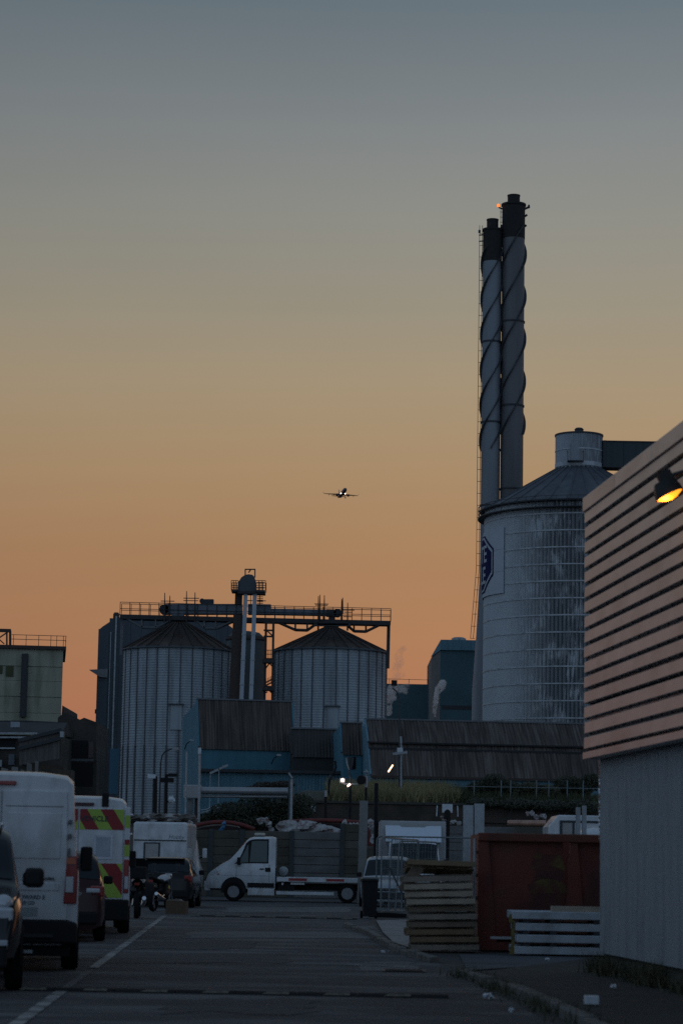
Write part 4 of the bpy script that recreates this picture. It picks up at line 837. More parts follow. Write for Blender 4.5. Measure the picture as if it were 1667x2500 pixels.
for i, d in enumerate(ds):
    dn = -1 if i == 0 else 1
    chevrons(d, .02, .86, 1.98, 2.37, .255, .62, -.034, .13, dn); chevrons(d, .02, .86, .69, 1.34, .3, .7, -.034, .12, dn)
    fr = MB(); 
    for (a, b, c_, d_) in ((.30,.66,1.84,1.88),(.30,.66,1.42,1.46),(.30,.34,1.46,1.84),(.62,.66,1.46,1.84)): fr.box(min(dn*a,dn*b),max(dn*a,dn*b),-.036,-.028,c_,d_)
    fr.build('window_frame', M('frame_white', (.6,.62,.68), .4), d)
    ob('window', M('whitened_window', (.36,.41,.46), .15), d, *sorted((dn*.35,dn*.61)), -.033, -.028, 1.47, 1.83)
    ob('handle', blackpl, d, *sorted((dn*.05,dn*.14)), -.06, -.02, 1.0, 1.22, .01)
for s in (-1,1):
    xs = sorted((s*.885, s*.985))
    pst = ob('corner_strip', whitep, t, *xs, -.03, .02, .5, 2.42, .01)
    for k, (z0, z1, mt) in enumerate(((2.02,2.26,chY),(1.70,1.80,chR),(1.48,1.70,chY))): ob('chevron_stripe', mt, pst, xs[0]+.004, xs[1]-.004, -.0335, -.0295, z0, z1)
    tl = ob('tail_light', redl, t, *xs, -.05, .04, .78, 1.42, .015); ob('reverse_lens', clearl, tl, xs[0]+.02, xs[1]-.01, -.056, -.045, .86, 1.1, .01)
    for zz in (2.27,1.9): MB().lathe([(.001,-.02),(.028,-.01),(.03,.03),(.001,.035)], 10, (s*1.0,.08,zz), axis='x').build('side_hinge', chrome, t)
mb = MB(); mb.prism([(-1.0,-.1,.26),(1.0,-.1,.26),(1.0,-.09,.66),(-1.0,-.09,.66)], (0,.3,0)); mb.build('rear_bumper', blackpl, t, bevel=.03)
ob('roof_camera', blackpl, t, .43, .56, -.05, .1, H2-.2, H2+.06, .01); ob('high_brake_light', M('brake_dark', (.05,.01,.015), .3), t, -.2, .28, -.04, 0, H2-.19, H2-.13)
lettering('VEHICLE', .14, inkm, t, (.3,-.0385,2.14), offset=.003, align='CENTER'); ob('number_plate', plateY, t, -.3, .22, -.118, -.1, .34, .45)
# ------------------------------------------------------------------ cars
def car(label, loc, rz, paint, L_=4.0, W_=1.74, H_=1.48, hatch=True, name='parked_car', cat='car', z0=.2, suv=False):
    t = thing(name, label, cat, loc, rz); H = H_; bl = 1.0 if not suv else 1.15; hd = .92 if not suv else 1.1
    top = [(0,bl-.12),(.06,bl-.02),(.14,bl+.04),(.50,H-.10),(.72,H-.02),(1.4,H),(2.0,H-.02),(2.3,H-.08),(2.95,hd+.06),(3.3,hd),(L_-.25,hd-.16),(L_-.05,hd-.3),(L_,.5)]
    if suv: top = [(0,bl-.1),(.05,bl),(.12,bl+.08),(.34,H-.1),(.5,H-.02),(1.6,H),(2.35,H-.02),(2.6,H-.1),(3.15,hd+.06),(3.4,hd),(L_-.2,hd-.1),(L_-.05,hd-.3),(L_,.55)]
    B = Body(L_, W_, H, top, [(0,bl),(L_,bl-.1)], z0, .12, .08, .14)
    B.mesh('body', paint, t)
    B.screen('rear_window', glass, t, .17 if not suv else .13, .50 if not suv else .34); B.screen('windscreen', glass, t, 2.34 if not suv else 2.64, 2.92 if not suv else 3.12)
    for s in (-1,1):
        B.patch('side_window', glass, t, .55, 1.45, 6.35, 8.7, s, y0b=.75); B.patch('side_window', glass, t, 1.55, 2.75 if not suv else 3.0, 6.35, 8.7, s, y1b=2.15 if not suv else 2.5)
        r = .31 if not suv else .36
        for y in (.72, L_-.82): wheel(t, s*(W_/2-.07), y, r, .19, s); arch(t, s*(W_/2-.006), y, r+.06, s, .012)
        tl = ob('tail_light', redl, t, *sorted((s*(W_/2-.02), s*(W_/2-.26))), .0, .2, bl-.22, bl-.04, .02); 
        ob('headlight', clearl, t, *sorted((s*(W_/2-.1), s*(W_/2-.42))), L_-.32, L_-.1, hd-.36, hd-.2, .03)
        ob('mirror', blackpl, t, *sorted((s*(W_/2+.0), s*(W_/2+.17))), 2.5 if not suv else 2.9, 2.62 if not suv else 3.02, bl-.03, bl+.12, .03)
    ob('rear_bumper', blackpl if not suv else paint, t, -W_*.43, W_*.43, -.06, .12, .3, .52, .04); ob('front_bumper', blackpl, t, -W_*.42, W_*.42, L_-.12, L_+.05, .26, .5, .04)
    ob('number_plate', plateY, t, -.26, .26, -.075, -.055, .55, .66); ob('grille', blackpl, t, -.4, .4, L_-.06, L_+.02, .52, .62, .02)
    return t, B
dkp = M('black_car_paint', (.007,.008,.009), .2, 0, .1, 3, coat=.25, spec=.25); dkg = M('dark_grey_car_paint', (.01,.01,.011), .2, .0, .1, 3, coat=.35, spec=.3); mar = M('dark_maroon_paint', (.03,.005,.006), .2, 0, .1, 3, coat=.25, spec=.25); slv = M('silver_car_paint', (.4,.43,.46), .28, .5, .05, 3, coat=.6)
# suv at the left edge faces the camera
sx = X(30,2300,26.0); t, B = car('dark grey four-wheel-drive car cut off by the left edge, facing the camera', (sx-.95-.50,26.0+4.46,.004), math.pi+R(7.9), dkg, 4.5, 1.86, 1.80, suv=True, z0=.3)
ob('fog_light', clearl, t, -.78, -.62, 4.46, 4.56, .5, .56, .01); ob('fog_light', clearl, t, .62, .78, 4.46, 4.56, .5, .56, .01)
for s in (-1,1): MB().lathe([(.001,.0),(.1,.02),(.11,.09),(.06,.16),(.001,.18)], 16, (s*.72,4.18,.93), axis='y').build('round_headlight', clearl, t, smooth=60); ob('roof_rail', chrome, t, *sorted((s*.66,s*.70)), .8, 2.5, 1.79, 1.83, .01); ob('big_mirror', blackpl, t, *sorted((s*.95,s*1.17)), 2.95, 3.07, 1.1, 1.32, .05)
cx = X(258,2200,42.3); t, B = car('small dark maroon hatchback squeezed between the two vans', (cx-.84,42.3,.004), R(6.2), mar, 3.6, 1.66, 1.56)
lettering('ECO', .07, chrome, t, (.35,-.008,.80)); ob('clear_lamp', clearl, t, .50,.74,-.02,.1,.84,.92,.02); ob('roof_aerial', blackpl, t, -.02,.02,.6,.64,1.55,1.7)
cx = X(474,2150,73.5); t, B = car('black hatchback parked behind the motorcycles, seen from behind', (cx-.92,73.5,.004), R(-1), dkp, 4.0, 1.76, 1.5)
ob('roof_spoiler', dkp, t, -.6,.6,.38,.62,1.43,1.47,.015); MB().lathe([(.001,-.012),(.05,-.01),(.05,.0)],16,(0,-.0,.9),axis='y').build('badge', chrome, t)
cx = X(958,2120,80.0); t, B = car('silver people carrier facing the camera behind the wire fence panels', (cx,80.0+4.1,.004), math.pi-R(3), slv, 4.1, 1.72, 1.67)
# ------------------------------------------------------------------ motorhome
mY = 84.0; mx0, mx1 = X(326,2040,mY), X(458,2040,mY); mw = mx1-mx0; mz = Z(390,2007,mY)
t = thing('motorhome', 'white motorhome seen from behind beyond the black hatchback', 'motorhome', ((mx0+mx1)/2, mY, .004), R(-1))
mb = MB(); mb.prism([(-mw/2,0,.5),(mw/2,0,.5),(mw/2,0,mz-.06),(mw/2-.08,0,mz),(-mw/2+.08,0,mz),(-mw/2,0,mz-.06)], (0,4.2,0)); mb.build('living_body', whitep, t, bevel=.04)
ob('upper_rear_panel', whitep, t, -mw/2+.02, mw/2-.02, -.06, .02, mz-.62, mz-.05, .02); ob('panel_seam', seam, t, -mw/2+.03, mw/2-.03, -.012, .0, mz-.65, mz-.625)
wf = MB(); wx0, wx1, wz0, wz1 = -.56, .0, 1.15, mz-.70
for (a, b, c_, d_) in ((wx0,wx1,wz1-.04,wz1),(wx0,wx0+.05,wz0,wz1-.04),(wx1-.05,wx1,wz0,wz1-.04)): wf.box(a,b,-.03,-.001,c_,d_)
wf.build('window_frame', inkm, t); ob('window', M('blind_window', (.36,.35,.34), .15), t, wx0+.055, wx1-.055, -.02, -.001, wz0, wz1-.045)
lettering('Hobby', .2, M('script_grey', (.17,.19,.2), .5), t, (.55,-.065,mz-.57), shear=.3)
ob('bumper', blackpl, t, -mw/2, mw/2, -.05, .2, .4, .62, .02)
for s in (-1,1):
    for y in (1.1,4.9): wheel(t, s*(mw/2-.15), y, .33, .2, s)
    ob('tail_light', redl, t, *sorted((s*(mw/2-.12),s*(mw/2-.02))), -.03, .01, .7, .95); tm_ = ob('mirror', whitep, t, *sorted((s*(mw/2+.2),s*(mw/2+.36))), 4.6, 4.75, 1.5, 1.85, .04); MB().bar((s*(mw/2-.02),4.7,1.45),(s*(mw/2+.25),4.7,1.55),.05).build('mirror_arm', blackpl, tm_)
B = Body(2.2, mw+.34, 2.2, [(0,2.2),(.5,2.2),(.7,2.1),(1.3,1.4),(1.9,1.1),(2.2,.7)], [(0,1.25),(2.2,1.1)], .35, .1); mb = MB(); rg = [[p+V(0,4.0,0) for p in B.ring(y)] for y in B.ys]; mb.rings(rg).build('cab', whitep, t, smooth=50)
# ------------------------------------------------------------------ flatbed recovery truck
fY = 87.0; xf = X(500,2150,fY); xcab = xf+2.5
t = thing('flatbed_truck', 'white flatbed truck parked side-on across the end of the road', 'truck', (xcab, fY+1.0, .004), math.pi/2)
B = Body(2.5, 2.0, 2.3, [(0,2.26),(.12,2.3),(.75,2.29),(.95,2.24),(1.03,2.17),(1.66,1.44),(1.85,1.36),(2.28,1.06),(2.42,.92),(2.5,.6)], [(0,1.30),(1.6,1.3),(2.5,.9)], .38, .09, .02, .13, .06, 60)
B.mesh('cab', whitep, t)
B.screen('windscreen', glass, t, 1.06, 1.62)
for s in (-1,1):
    B.patch('side_window', M('green_glass', (.06,.085,.085), .04, 0, .1, 1), t, .30, .92, 6.3, 8.75, s, y1b=.86); B.patch('quarter_window', M('green_glass', (.06,.085,.085), .04), t, .97, 1.38, 6.3, 8.5, s, y1b=1.02)
    B.patch('window_surround', blackpl, t, .25, 1.46, 6.15, 8.95, s, off=.003, y1b=1.06)
    mm = ob('mirror', blackpl, t, *sorted((s*1.03,s*1.2)), 1.22, 1.36, 1.28, 1.55, .03); ob('mirror_glass', mirrorm, mm, *sorted((s*1.06,s*1.17)), 1.21, 1.223, 1.33, 1.5)
    ob('fuel_flap', blackpl, t, *sorted((s*.985,s*1.012)), .17, .36, 1.05, 1.2, .01); ob('sill_trim', blackpl, t, *sorted((s*.98,s*1.015)), .03, .98, .50, .66, .01); ob('side_skirt', whitep, t, *sorted((s*.95,s*1.01)), .02, .97, .22, .46, .02)
    ob('door_seam', seam, t, *sorted((s*.98,s*1.004)), .205, .215, .68, 1.32); ob('door_seam', seam, t, *sorted((s*.98,s*1.004)), 1.38, 1.39, .68, 1.28); ob('door_handle', blackpl, t, *sorted((s*.99,s*1.03)), .40, .56, 1.13, 1.17, .01); ob('body_crease', seam, t, *sorted((s*.985,s*1.003)), .22, 1.9, .905, .912); ob('side_repeater', oranl, t, *sorted((s*.99,s*1.015)), 1.98, 2.06, .93, .97)
    hl = B.patch('headlight', clearl, t, 2.02, 2.3, 4.9, 6.6, s, off=.012, y0b=2.1, y1b=2.36)
    wheel(t, s*.925, 1.47, .34, .22, s); arch(t, s*.99, 1.47, .45, s, .02); wheel(t, s*.88, -2.57, .34, .24, s)
    sr = ob('side_guard', whitep, t, *sorted((s*.93,s*.97)), -2.1, -.05, .26, .38, .01)
    rb = ob('bed_rail', whitep, t, *sorted((s*.99,s*1.05)), -3.4, -.06, .72, .88, .01)
    for (a, b) in ((-1.13,-.48),(-2.45,-1.82)): ob('reflective_stripe', M('reflective_red', (.3,.02,.02), .4), rb, *sorted((s*1.052,s*1.056)), a, b, .755, .845)
    ob('data_plate', plateW, t, *sorted((s*.9,s*.99)), -1.05, -.55, .62, .70); ob('bed_lamp', plateW, t, *sorted((s*.97,s*1.0)), -.3, -.23, .6, .68)
ob('lower_bumper', whitep, t, -.86, .86, 2.3, 2.53, .34, .7, .06); ob('grille', blackpl, t, -.5, .5, 2.44, 2.5, .74, .84, .02)
ob('chassis', blackpl, t, -.5, .5, -3.3, .4, .42, .66); ob('mud_flap', blackpl, t, -.95, .95, -3.2, -3.15, .2, .6); ob('bed', darkst, t, -.985, .985, -3.38, -.06, .78, .84)
ob('tool_locker', blackpl, t, -.9, .9, -.7, -.1, .42, .7, .02); bc = ob('light_bar', M('cream_beacon', (.5,.47,.4), .3), t, -.55, .55, .42, .78, 2.34, 2.43, .03)
ob('cab_guard', darkst, t, -.85, .85, -.04, .0, .84, 1.2); MB().lathe([(.001,-.1),(.16,-.08),(.19,0),(.16,.08),(.001,.1)], 18, (.6,-.25,1.06), axis='x').build('winch_drum', galv, t, smooth=40)
# ------------------------------------------------------------------ luton box truck facing the camera
lY = 85.0; lx0, lx1 = X(925,2050,lY), X(1092,2050,lY); lw = lx1-lx0; lz = Z(1010,2002,lY)
t = thing('box_truck', 'white box truck with roof deflector facing the camera behind the pallets', 'truck', ((lx0+lx1)/2+.06, lY+2.3, .004), math.pi)
greyb = M('box_grey_white', (.42,.42,.42), .5, 0, .06, 1); hw = lw/2-.02
mb = MB(); mb.prism([(-hw,-3.6,.8),(hw,-3.6,.8),(hw,-3.6,lz),(-hw,-3.6,lz)], (0,3.7,0)); mb.build('box_body', greyb, t, bevel=.03)
B = Body(2.2, 2.0, 2.28, [(0,2.26),(.6,2.28),(.85,2.18),(1.45,1.42),(1.9,1.08),(2.12,.92),(2.2,.6)], [(0,1.3),(2.2,.95)], .36, .09, .02, .12, .06); B.mesh('cab', whitep, t); B.screen('windscreen', glass, t, .88, 1.42)
mb = MB(); bl_ = M('blue_lit_deflector', (.62,.68,.76), .25, 0, .03, 1, coat=.6)  # white deflector, with the blue light on it put into the colour
mb.add([(-.98,.75,2.2),(.98,.75,2.2),(1.0,.12,2.78),(.5,.12,2.78),(.4,.2,2.72),(-.4,.2,2.72),(-.5,.12,2.78),(-1.0,.12,2.78),(-.98,.1,2.2),(.98,.1,2.2)], [(0,1,2,3,4,5,6,7),(0,7,8),(1,9,2)]); mb.build('wind_deflector', bl_, t)
for s in (-1,1):
    wheel(t, s*.92, 1.3, .34, .22, s); arch(t, s*.99, 1.3, .44, s, .02); wheel(t, s*.85, -2.4, .34, .22, s); ob('mirror', blackpl, t, *sorted((s*1.05,s*1.22)), 1.1, 1.2, 1.25, 1.6, .03); ob('headlight', clearl, t, *sorted((s*.6,s*.92)), 2.02, 2.16, .75, .92, .03); B.patch('side_window', glass, t, .2, 1.1, 6.3, 8.7, s, y1b=.8)
ob('bumper', blackpl, t, -.9, .9, 2.1, 2.25, .34, .6, .04)
# ------------------------------------------------------------------ pallets
woods = [M('pallet_wood_%d' % i, c, .9, 0, .22, 2.5, stretch=(.6,3,3), bump=.3, bscale=20, dirt=(c[0]*.45,c[1]*.42,c[2]*.4), dfac=.7, dscale=2.2, dstretch=(.5,1,1)) for i, c in enumerate([(.28,.235,.19),(.42,.355,.275),(.21,.165,.12),(.22,.16,.095)])]
px0 = G(1082,2327); rr = random.Random(12)
def pallet(w, d, mat):
    t = thing('wooden_pallet', '', 'pallet')
    for y in (-d/2+.025, 0, d/2-.025): MB().box(-w/2, w/2, y-.025, y+.025, .018, .104).build('bearer', mat, t, bevel=.006)
    for k in range(7): x = -w/2+.08+k*(w-.16)/6; MB().box(x-.0775, x+.0775, -d/2+.2, d/2-.07, .1045, .122).build('deck_board', mat, t)
    for k in range(3): x = -w/2+.05+k*(w-.1)/2; MB().box(x-.05, x+.05, -d/2+.2, d/2-.06, .0, .0175).build('base_board', mat, t)
    return t
protos = [pallet(1.12, .95, m) for m in woods]
z = .032; cum = 0
names = ['bottom pallet of the leaning stack', 'second', 'third', 'fourth', 'fifth', 'sixth', 'seventh', 'eighth', 'ninth', 'tenth', 'eleventh']
order = [0,3,3,2,0,2,1,1,1,0]; offs = [.02,.02,-.06,-.02,.0,-.03,-.04,-.07,-.10,-.13]
used = set()
for i in range(10):
    m = order[i]
    p = protos[m] if m not in used else copy_tree(protos[m]); used.add(m)
    p.location = (px0.x+offs[i], px0.y+.48+rr.uniform(-.05,.05), z); p.rotation_euler = (R(rr.uniform(-.2,.2)), R(-1.1-.12*i), R(rr.uniform(-2.6,2.8)))
    p['label'] = ('bottom' if i == 0 else 'topmost level' if i == 9 else names[i]) + (' wooden pallet' if i in (0,9) else ' wooden pallet from the ground') + ' in the leaning stack beside the red skip'; p['group'] = 'stacked pallets'
    z += .1235
z += .012
tp = copy_tree(protos[3]); tp.location = (px0.x-.07, px0.y+.42, z+.05); tp.rotation_euler = (R(-9), R(1.0), R(2)); tp['label'] = 'tilted pallet lying skewed on top of the leaning stack'
for q_ in (tp,): q_['group'] = 'stacked pallets'
# leaning grey board left of the stack
bo = MB().box(-.16,.02,-.02,.02,0,.5).build('leaning_board', woods[2], loc=(px0.x-.62,px0.y+.1,.96)); bo.rotation_euler = (R(10),R(32),R(8)); tag(bo, 'small slanted board sticking out left of the pallet stack top', 'board')
# ------------------------------------------------------------------ white beams
bY_ = 39.3; bx0 = G(1238,2325).x; whb = M('white_beam_paint', (.48,.52,.56), .6, 0, .1, 2, dirt=(.2,.2,.2), dfac=.5, dscale=3)
lab = ['lowest', 'second', 'third', 'top']
for i in range(4):
    z0 = .04+i*.185; b_ = MB().box(0, 2.5, 0, 1.1, 0, .125).build('white_beam', whb, loc=(bx0+(-.02,.015,.0,-.06)[i], bY_+(.02,0,.03,.0)[i], z0), bevel=.012); b_.rotation_euler.z = R((.6,-.4,.3,.5)[i]); tag(b_, lab[i]+' long white beam in the stack before the red skip'+('' if i != 3 else ', ends furthest left'), 'beam', 'stacked white beams')
    if i < 3:
        for j, xx in enumerate((.12,.55,1.25)): bl = MB().box(xx,xx+.1,.03,1.0,0,.058).build('spacer_block', darkst, loc=(bx0, bY_, z0+.126)); tag(bl, 'dark spacer block over the '+lab[i]+' white beam, '+('left end','between its left end and middle','towards the warehouse wall')[j], 'block', 'spacers in the beam stack')
wb = MB().box(0,1.0,0,.2,0,.085).build('timber_plank', woods[1], loc=(bx0+.58, bY_+.08, .04+3*.185+.127)); tag(wb, 'short pale timber plank lying on top of the white beams', 'plank')
yst = thing('yellow_stand', 'rusty yellow stand at the left end of the white beams', 'stand', (bx0-.04, bY_+.1, .03)); yel = M('rusty_yellow_paint', (.2,.17,.05), .7, 0, .3, 6, dirt=(.08,.05,.03), dfac=.7, dscale=8)
MB().box(-.05,.05,-.06,.06,0,.12).build('foot', yel, yst); MB().box(-.025,.03,-.03,.03,.1205,.62).build('post', yel, yst); MB().box(-.36,-.02,-.03,.03,.24,.28).build('arm', galv, yst); MB().box(-.06,.02,-.05,.05,.5,.64).build('head', yel, yst, bevel=.01)
# ------------------------------------------------------------------ red skip container
kY_ = 41.2; rx0 = X(1166,2180,kY_); rz1 = Z(1166,2037,kY_); redp = M('worn_red_paint', (.165,.03,.017), .6, .1, .25, 1.3, bump=.15, bscale=10, dirt=(.10,.042,.022), dfac=.85, dscale=1.3, thr=(.42,.68), dark=(.03,.012,.01), kfac=.7, kscale=1.1, kstretch=(1.5,1,.5))
sk = thing('red_skip', 'tall worn red steel waste container behind the white beams', 'skip', (rx0, kY_, .03)); LW = 6.0
for i in range(4):
    xa = .06+i*1.5; MB().box(xa+.12, xa+1.38, .10, .16, .18, rz1-.14).build('side_panel', redp, sk)
    for xx in (xa,):
        mb = MB(); mb.prism([(xx-.06,.02,.14),(xx+.26,.02,.14),(xx+.115,.02,rz1-.14),(xx-.06,.02,rz1-.14)] if i == 0 else [(xx-.14,.02,.14),(xx+.26,.02,.14),(xx+.115,.02,rz1-.14),(xx+.0,.02,rz1-.14)], (0,.139,0)); mb.build('rib', redp, sk)
mb = MB(); mb.box(0,LW,-.02,.18,rz1-.139,rz1); mb.build('top_rail', redp, sk, bevel=.015); mb = MB(); mb.box(0,LW,.0,.2,0,.138); mb.build('bottom_rail', redp, sk)
mb = MB(); mb.box(0,.06,.2,2.3,.05,rz1-.02); mb.build('end_panel', redp, sk); mb = MB(); mb.box(0,LW,2.3,2.36,.05,rz1-.02); mb.build('back_panel', redp, sk); mb = MB(); mb.box(.07,LW,.2,2.29,.2,.25); mb.build('floor', redp, sk)
pt_ = M('faded_yellow_emblem', (.11,.075,.015), .7, 0, .4, 4, dirt=(.085,.02,.012), dfac=1, dscale=3.5, thr=(.4,.58))
mb = MB(); mb.add([(2.04-.24,.097,rz1-.35),(2.04+.24,.097,rz1-.35),(2.04+.3,.097,rz1-.62),(2.04+.12,.097,rz1-.55),(2.04-.12,.097,rz1-.55),(2.04-.3,.097,rz1-.62)], [(0,1,2,3,4,5)]); mb.add([(2.04-.34,.097,rz1-.85),(2.04-.1,.097,rz1-.76),(2.04+.1,.097,rz1-.76),(2.04+.34,.097,rz1-.85),(2.04+.3,.097,rz1-1.0),(2.04-.3,.097,rz1-1.0)], [(0,1,2,3,4,5)])
mb.v = [V(p.x-.86,p.y,p.z) for p in mb.v]; mb.build('emblem', pt_, sk, kind='stuff')
for k in range(4): zz = .45+k*.38; MB().box(-.09,-.005,.05,.13,zz,zz+.06).build('hinge', redp, sk)
MB().tube([(-.06,.03,.1),(-.06,.03,rz1-.1)], .025, 8).build('locking_bar', galv, sk)
# ------------------------------------------------------------------ wheelie bin
wp = G(901,2243); t = thing('wheelie_bin', 'black wheelie bin standing beside the concrete post', 'bin', (wp.x, wp.y, .004), R(4))
mb = MB(); mb.rings([[V(sx*w, sy*d, z) for sx, sy in ((-1,-1),(1,-1),(1,1),(-1,1))] for w, d, z in ((.165,.19,.06),(.205,.25,.95),(.22,.27,.96),(.22,.27,1.0))]); mb.build('bin_body', blackpl, t, bevel=.015)
mb = MB(); mb.rings([[V(sx*w, sy*d, z) for sx, sy in ((-1,-1),(1,-1),(1,1),(-1,1))] for w, d, z in ((.225,.275,1.005),(.22,.27,1.04),(.15,.18,1.07))]); mb.build('lid', M('bin_lid', (.05,.052,.055), .45), t, bevel=.012); mb = MB(); mb.tube([(-.2,.3,1.0),(.2,.3,1.0)], .018, 8); mb.build('handle', blackpl, t)
for s in (-1,1): MB().lathe([(.001,-.03),(.1,-.03),(.1,.03),(.001,.03)], 16, (s*.19,.2,.1), axis='x').build('wheel', rubber, t)
# ------------------------------------------------------------------ wire fence panels
fgalv = M('dull_fence_steel', (.16,.185,.19), .5, .3, .2, 10)
def fence_panel(label, p, rz, w, h, tilt=0):
    t = thing('fence_panel', label, 'fence panel', p, rz, 'galvanised site fence panels'); t.rotation_euler.x = tilt; r = .12
    pts = [(0,0,.08),(0,0,h-r)]+[(r-r*math.cos(a), 0, h-r+r*math.sin(a)) for a in (.4,.8,1.2,math.pi/2)]+[(w-r,0,h)]+[(w-r+r*math.sin(a), 0, h-r+r*math.cos(a)) for a in (.4,.8,1.2,math.pi/2)]+[(w,0,.08)]
    MB().tube(pts, .021, 8).build('frame', fgalv, t, smooth=50); MB().tube([(0,0,.16),(w,0,.16)], .019, 6).build('bottom_tube', fgalv, t)
    mb = MB(); n_ = int(w/.16)
    for k in range(1, n_): mb.bar((w*k/n_,0,.16),(w*k/n_,0,h),.006)
    for k in range(1, 7): mb.bar((0,0,.16+(h-.16)*k/7),(w,0,.16+(h-.16)*k/7),.006)
    mb.build('wire_infill', fgalv, t, kind='stuff')
    for x in (0, w): MB().box(x-.12,x+.12,-.3,.3,.0,.12).build('foot_block', rubber, t, bevel=.02) if x == 0 else None
    return t
g0 = G(917,2238); hF = Z(1040,2040,62.6)
fence_panel('wire fence panel facing the camera, its top bar running right to the red skip', (g0.x, g0.y, 0), R(-1), 3.45, hF)
fence_panel('outermost of the wire fence panels stacked edge-on beside the bin', (g0.x+.12, g0.y-.5, 0), R(76), 2.6, hF-.03)
fence_panel('middle one of the wire fence panels stacked edge-on beside the bin', (g0.x+.32, g0.y-.6, 0), R(72), 2.6, hF-.06, R(2))
fence_panel('innermost of the wire fence panels stacked edge-on, nearest the pallets', (g0.x+.5, g0.y-.7, 0), R(60), 2.2, hF-.12, R(3))
st = MB().bar((0,0,0),(.62,.1,-1.2),.035).build('steel_prop', darkst, loc=P(950,2118,61.5)); tag(st, 'thin black prop slanting down behind the pallets', 'prop')
# ------------------------------------------------------------------ concrete post with camera
pb = G(882,2206); t = thing('concrete_post', 'tall square concrete post carrying a camera at the rear of the flatbed truck', 'post', (pb.x, pb.y, 0)); pz = Z(886,1955,pb.y)
mb = MB(); mb.rings([[V(sx*w+dx, sy*w, z) for sx, sy in ((-1,-1),(1,-1),(1,1),(-1,1))] for w, z, dx in ((.155,0,0),(.145,pz,.03))]); mb.build('shaft', M('post_concrete', (.24,.235,.225), .9, 0, .15, 2, bump=.2, dirt=(.13,.13,.12), dfac=.6, dscale=2), t, bevel=.02)
zz = lambda y: Z(890,y,pb.y); dx = .1
MB().tube([(dx,0,pz),(dx,0,zz(1922))], .045, 8).build('mast', blackpl, t); MB().tube([(dx,0,zz(1922)),(dx,0,zz(1895))], .05, 8).build('mast_top', galv, t)
MB().lathe([(.001,-.12),(.15,-.12),(.17,-.05),(.17,.1),(.1,.17),(.001,.18)], 18, (-.08,-.1,zz(1904)), axis='y').build('camera_dome', blackpl, t, smooth=50)
mb = MB(); mb.tube([(dx,0,zz(1895)),(dx+.05,-.05,zz(1888)),(dx-.02,-.1,zz(1880))], .03, 6); mb.build('lamp_bracket', galv, t); MB().box(dx-.1,dx+.08,-.2,-.05,zz(1886),zz(1883)).build('small_lamp', galv, t)
# ------------------------------------------------------------------ precast concrete wall
wY = 98.0; t = thing('precast_wall', 'wall of stacked precast concrete slabs between steel posts behind the truck', 'wall', (0, wY, 0))
slabs = [M('precast_slab_%d' % i, c, .92, 0, .2, 1.2, bump=.3, bscale=9, dirt=(c[0]*.5,c[1]*.5,c[2]*.45), dfac=.7, dscale=1.3, dstretch=(.6,1,1.6)) for i, c in enumerate([(.085,.08,.062),(.105,.1,.085),(.15,.15,.145),(.17,.165,.165)])]
stp = M('wall_post_steel', (.05,.06,.062), .7, .2, .2, 3); posts = [440,515,590,712,835,960,1062,1172,1290,1400,1500]; rr = random.Random(6)
for i, (pa, pb_) in enumerate(zip(posts, posts[1:])):
    xa, xb = X(pa,2080,wY), X(pb_,2080,wY); n_ = 8 if pa < 800 else 9; hs = .33
    for k in range(n_):
        mt = slabs[2] if i == 3 else slabs[3] if pa in (1062,1172,1290) else slabs[rr.choice((0,0,1))]
        MB().box(xa+.05, xb-.05, -.08+rr.uniform(-.015,.015), .08, k*hs+.006, (k+1)*hs-.012).build('precast_slab', mt, t, bevel=.012)
for pa in posts: x = X(pa,2080,wY); MB().box(x-.09,x+.09,-.12,.12,0,9*.33+(.02 if pa > 800 else -.3)).build('wall_post', stp, t)
# ------------------------------------------------------------------ skips heaped with scrap behind the wall
redt = M('faded_red_sheet', (.16,.03,.025), .7, 0, .25, 1.2, dirt=(.06,.02,.018), dfac=.7, dscale=1.6)
def scrap_skip(label, pa, pb_, ytop, Y, bow, mat=redt):
    xa, xb = X(pa,2010,Y), X(pb_,2010,Y); zt_ = Z((pa+pb_)/2,ytop,Y); t = thing('scrap_skip', label, 'skip', (xa, Y, 0)); w = xb-xa; n_ = 16
    f = lambda u: zt_-bow*(2*u-1)**2
    mb = MB(); rg = []
    for i in range(n_+1): u = i/n_; rg.append([V(u*w,.12,.6), V(u*w,-.02,f(u)-.14)])
    mb.rings(rg, False, False); mb.build('side_sheet', M('skip_recess_shade', (.035,.02,.018), .8), t)  # side sheet coloured near-black to paint the shade of the recess below the rim
    mb = MB(); mb.tube([(i/n_*w,-.06,f(i/n_)) for i in range(n_+1)], .085, 8); mb.build('rim', mat, t, smooth=50)
    for i in (0, n_): MB().box(i/n_*w-.12,i/n_*w+.12,-.12,1.4,0,f(i/n_)-.05).build('end_wall', mat, t)
    mb = MB(); mb.box(0,w,1.4,1.5,0,zt_-.3); mb.build('back_sheet', mat, t); return t
scrap_skip('red skip with bowed rim behind the wall left of the flatbed truck', 462, 622, 2007, 101.5, .28)
scrap_skip('red skip with bowed rim behind the wall above the truck bed', 690, 905, 2003, 101.5, .12)
plast = M('white_torn_plastic', (.4,.39,.38), .55, 0, .2, 3, dirt=(.16,.07,.06), dfac=.8, dscale=4, thr=(.5,.62)); plb = M('blue_tarp', (.05,.18,.34), .5, 0, .15, 3)
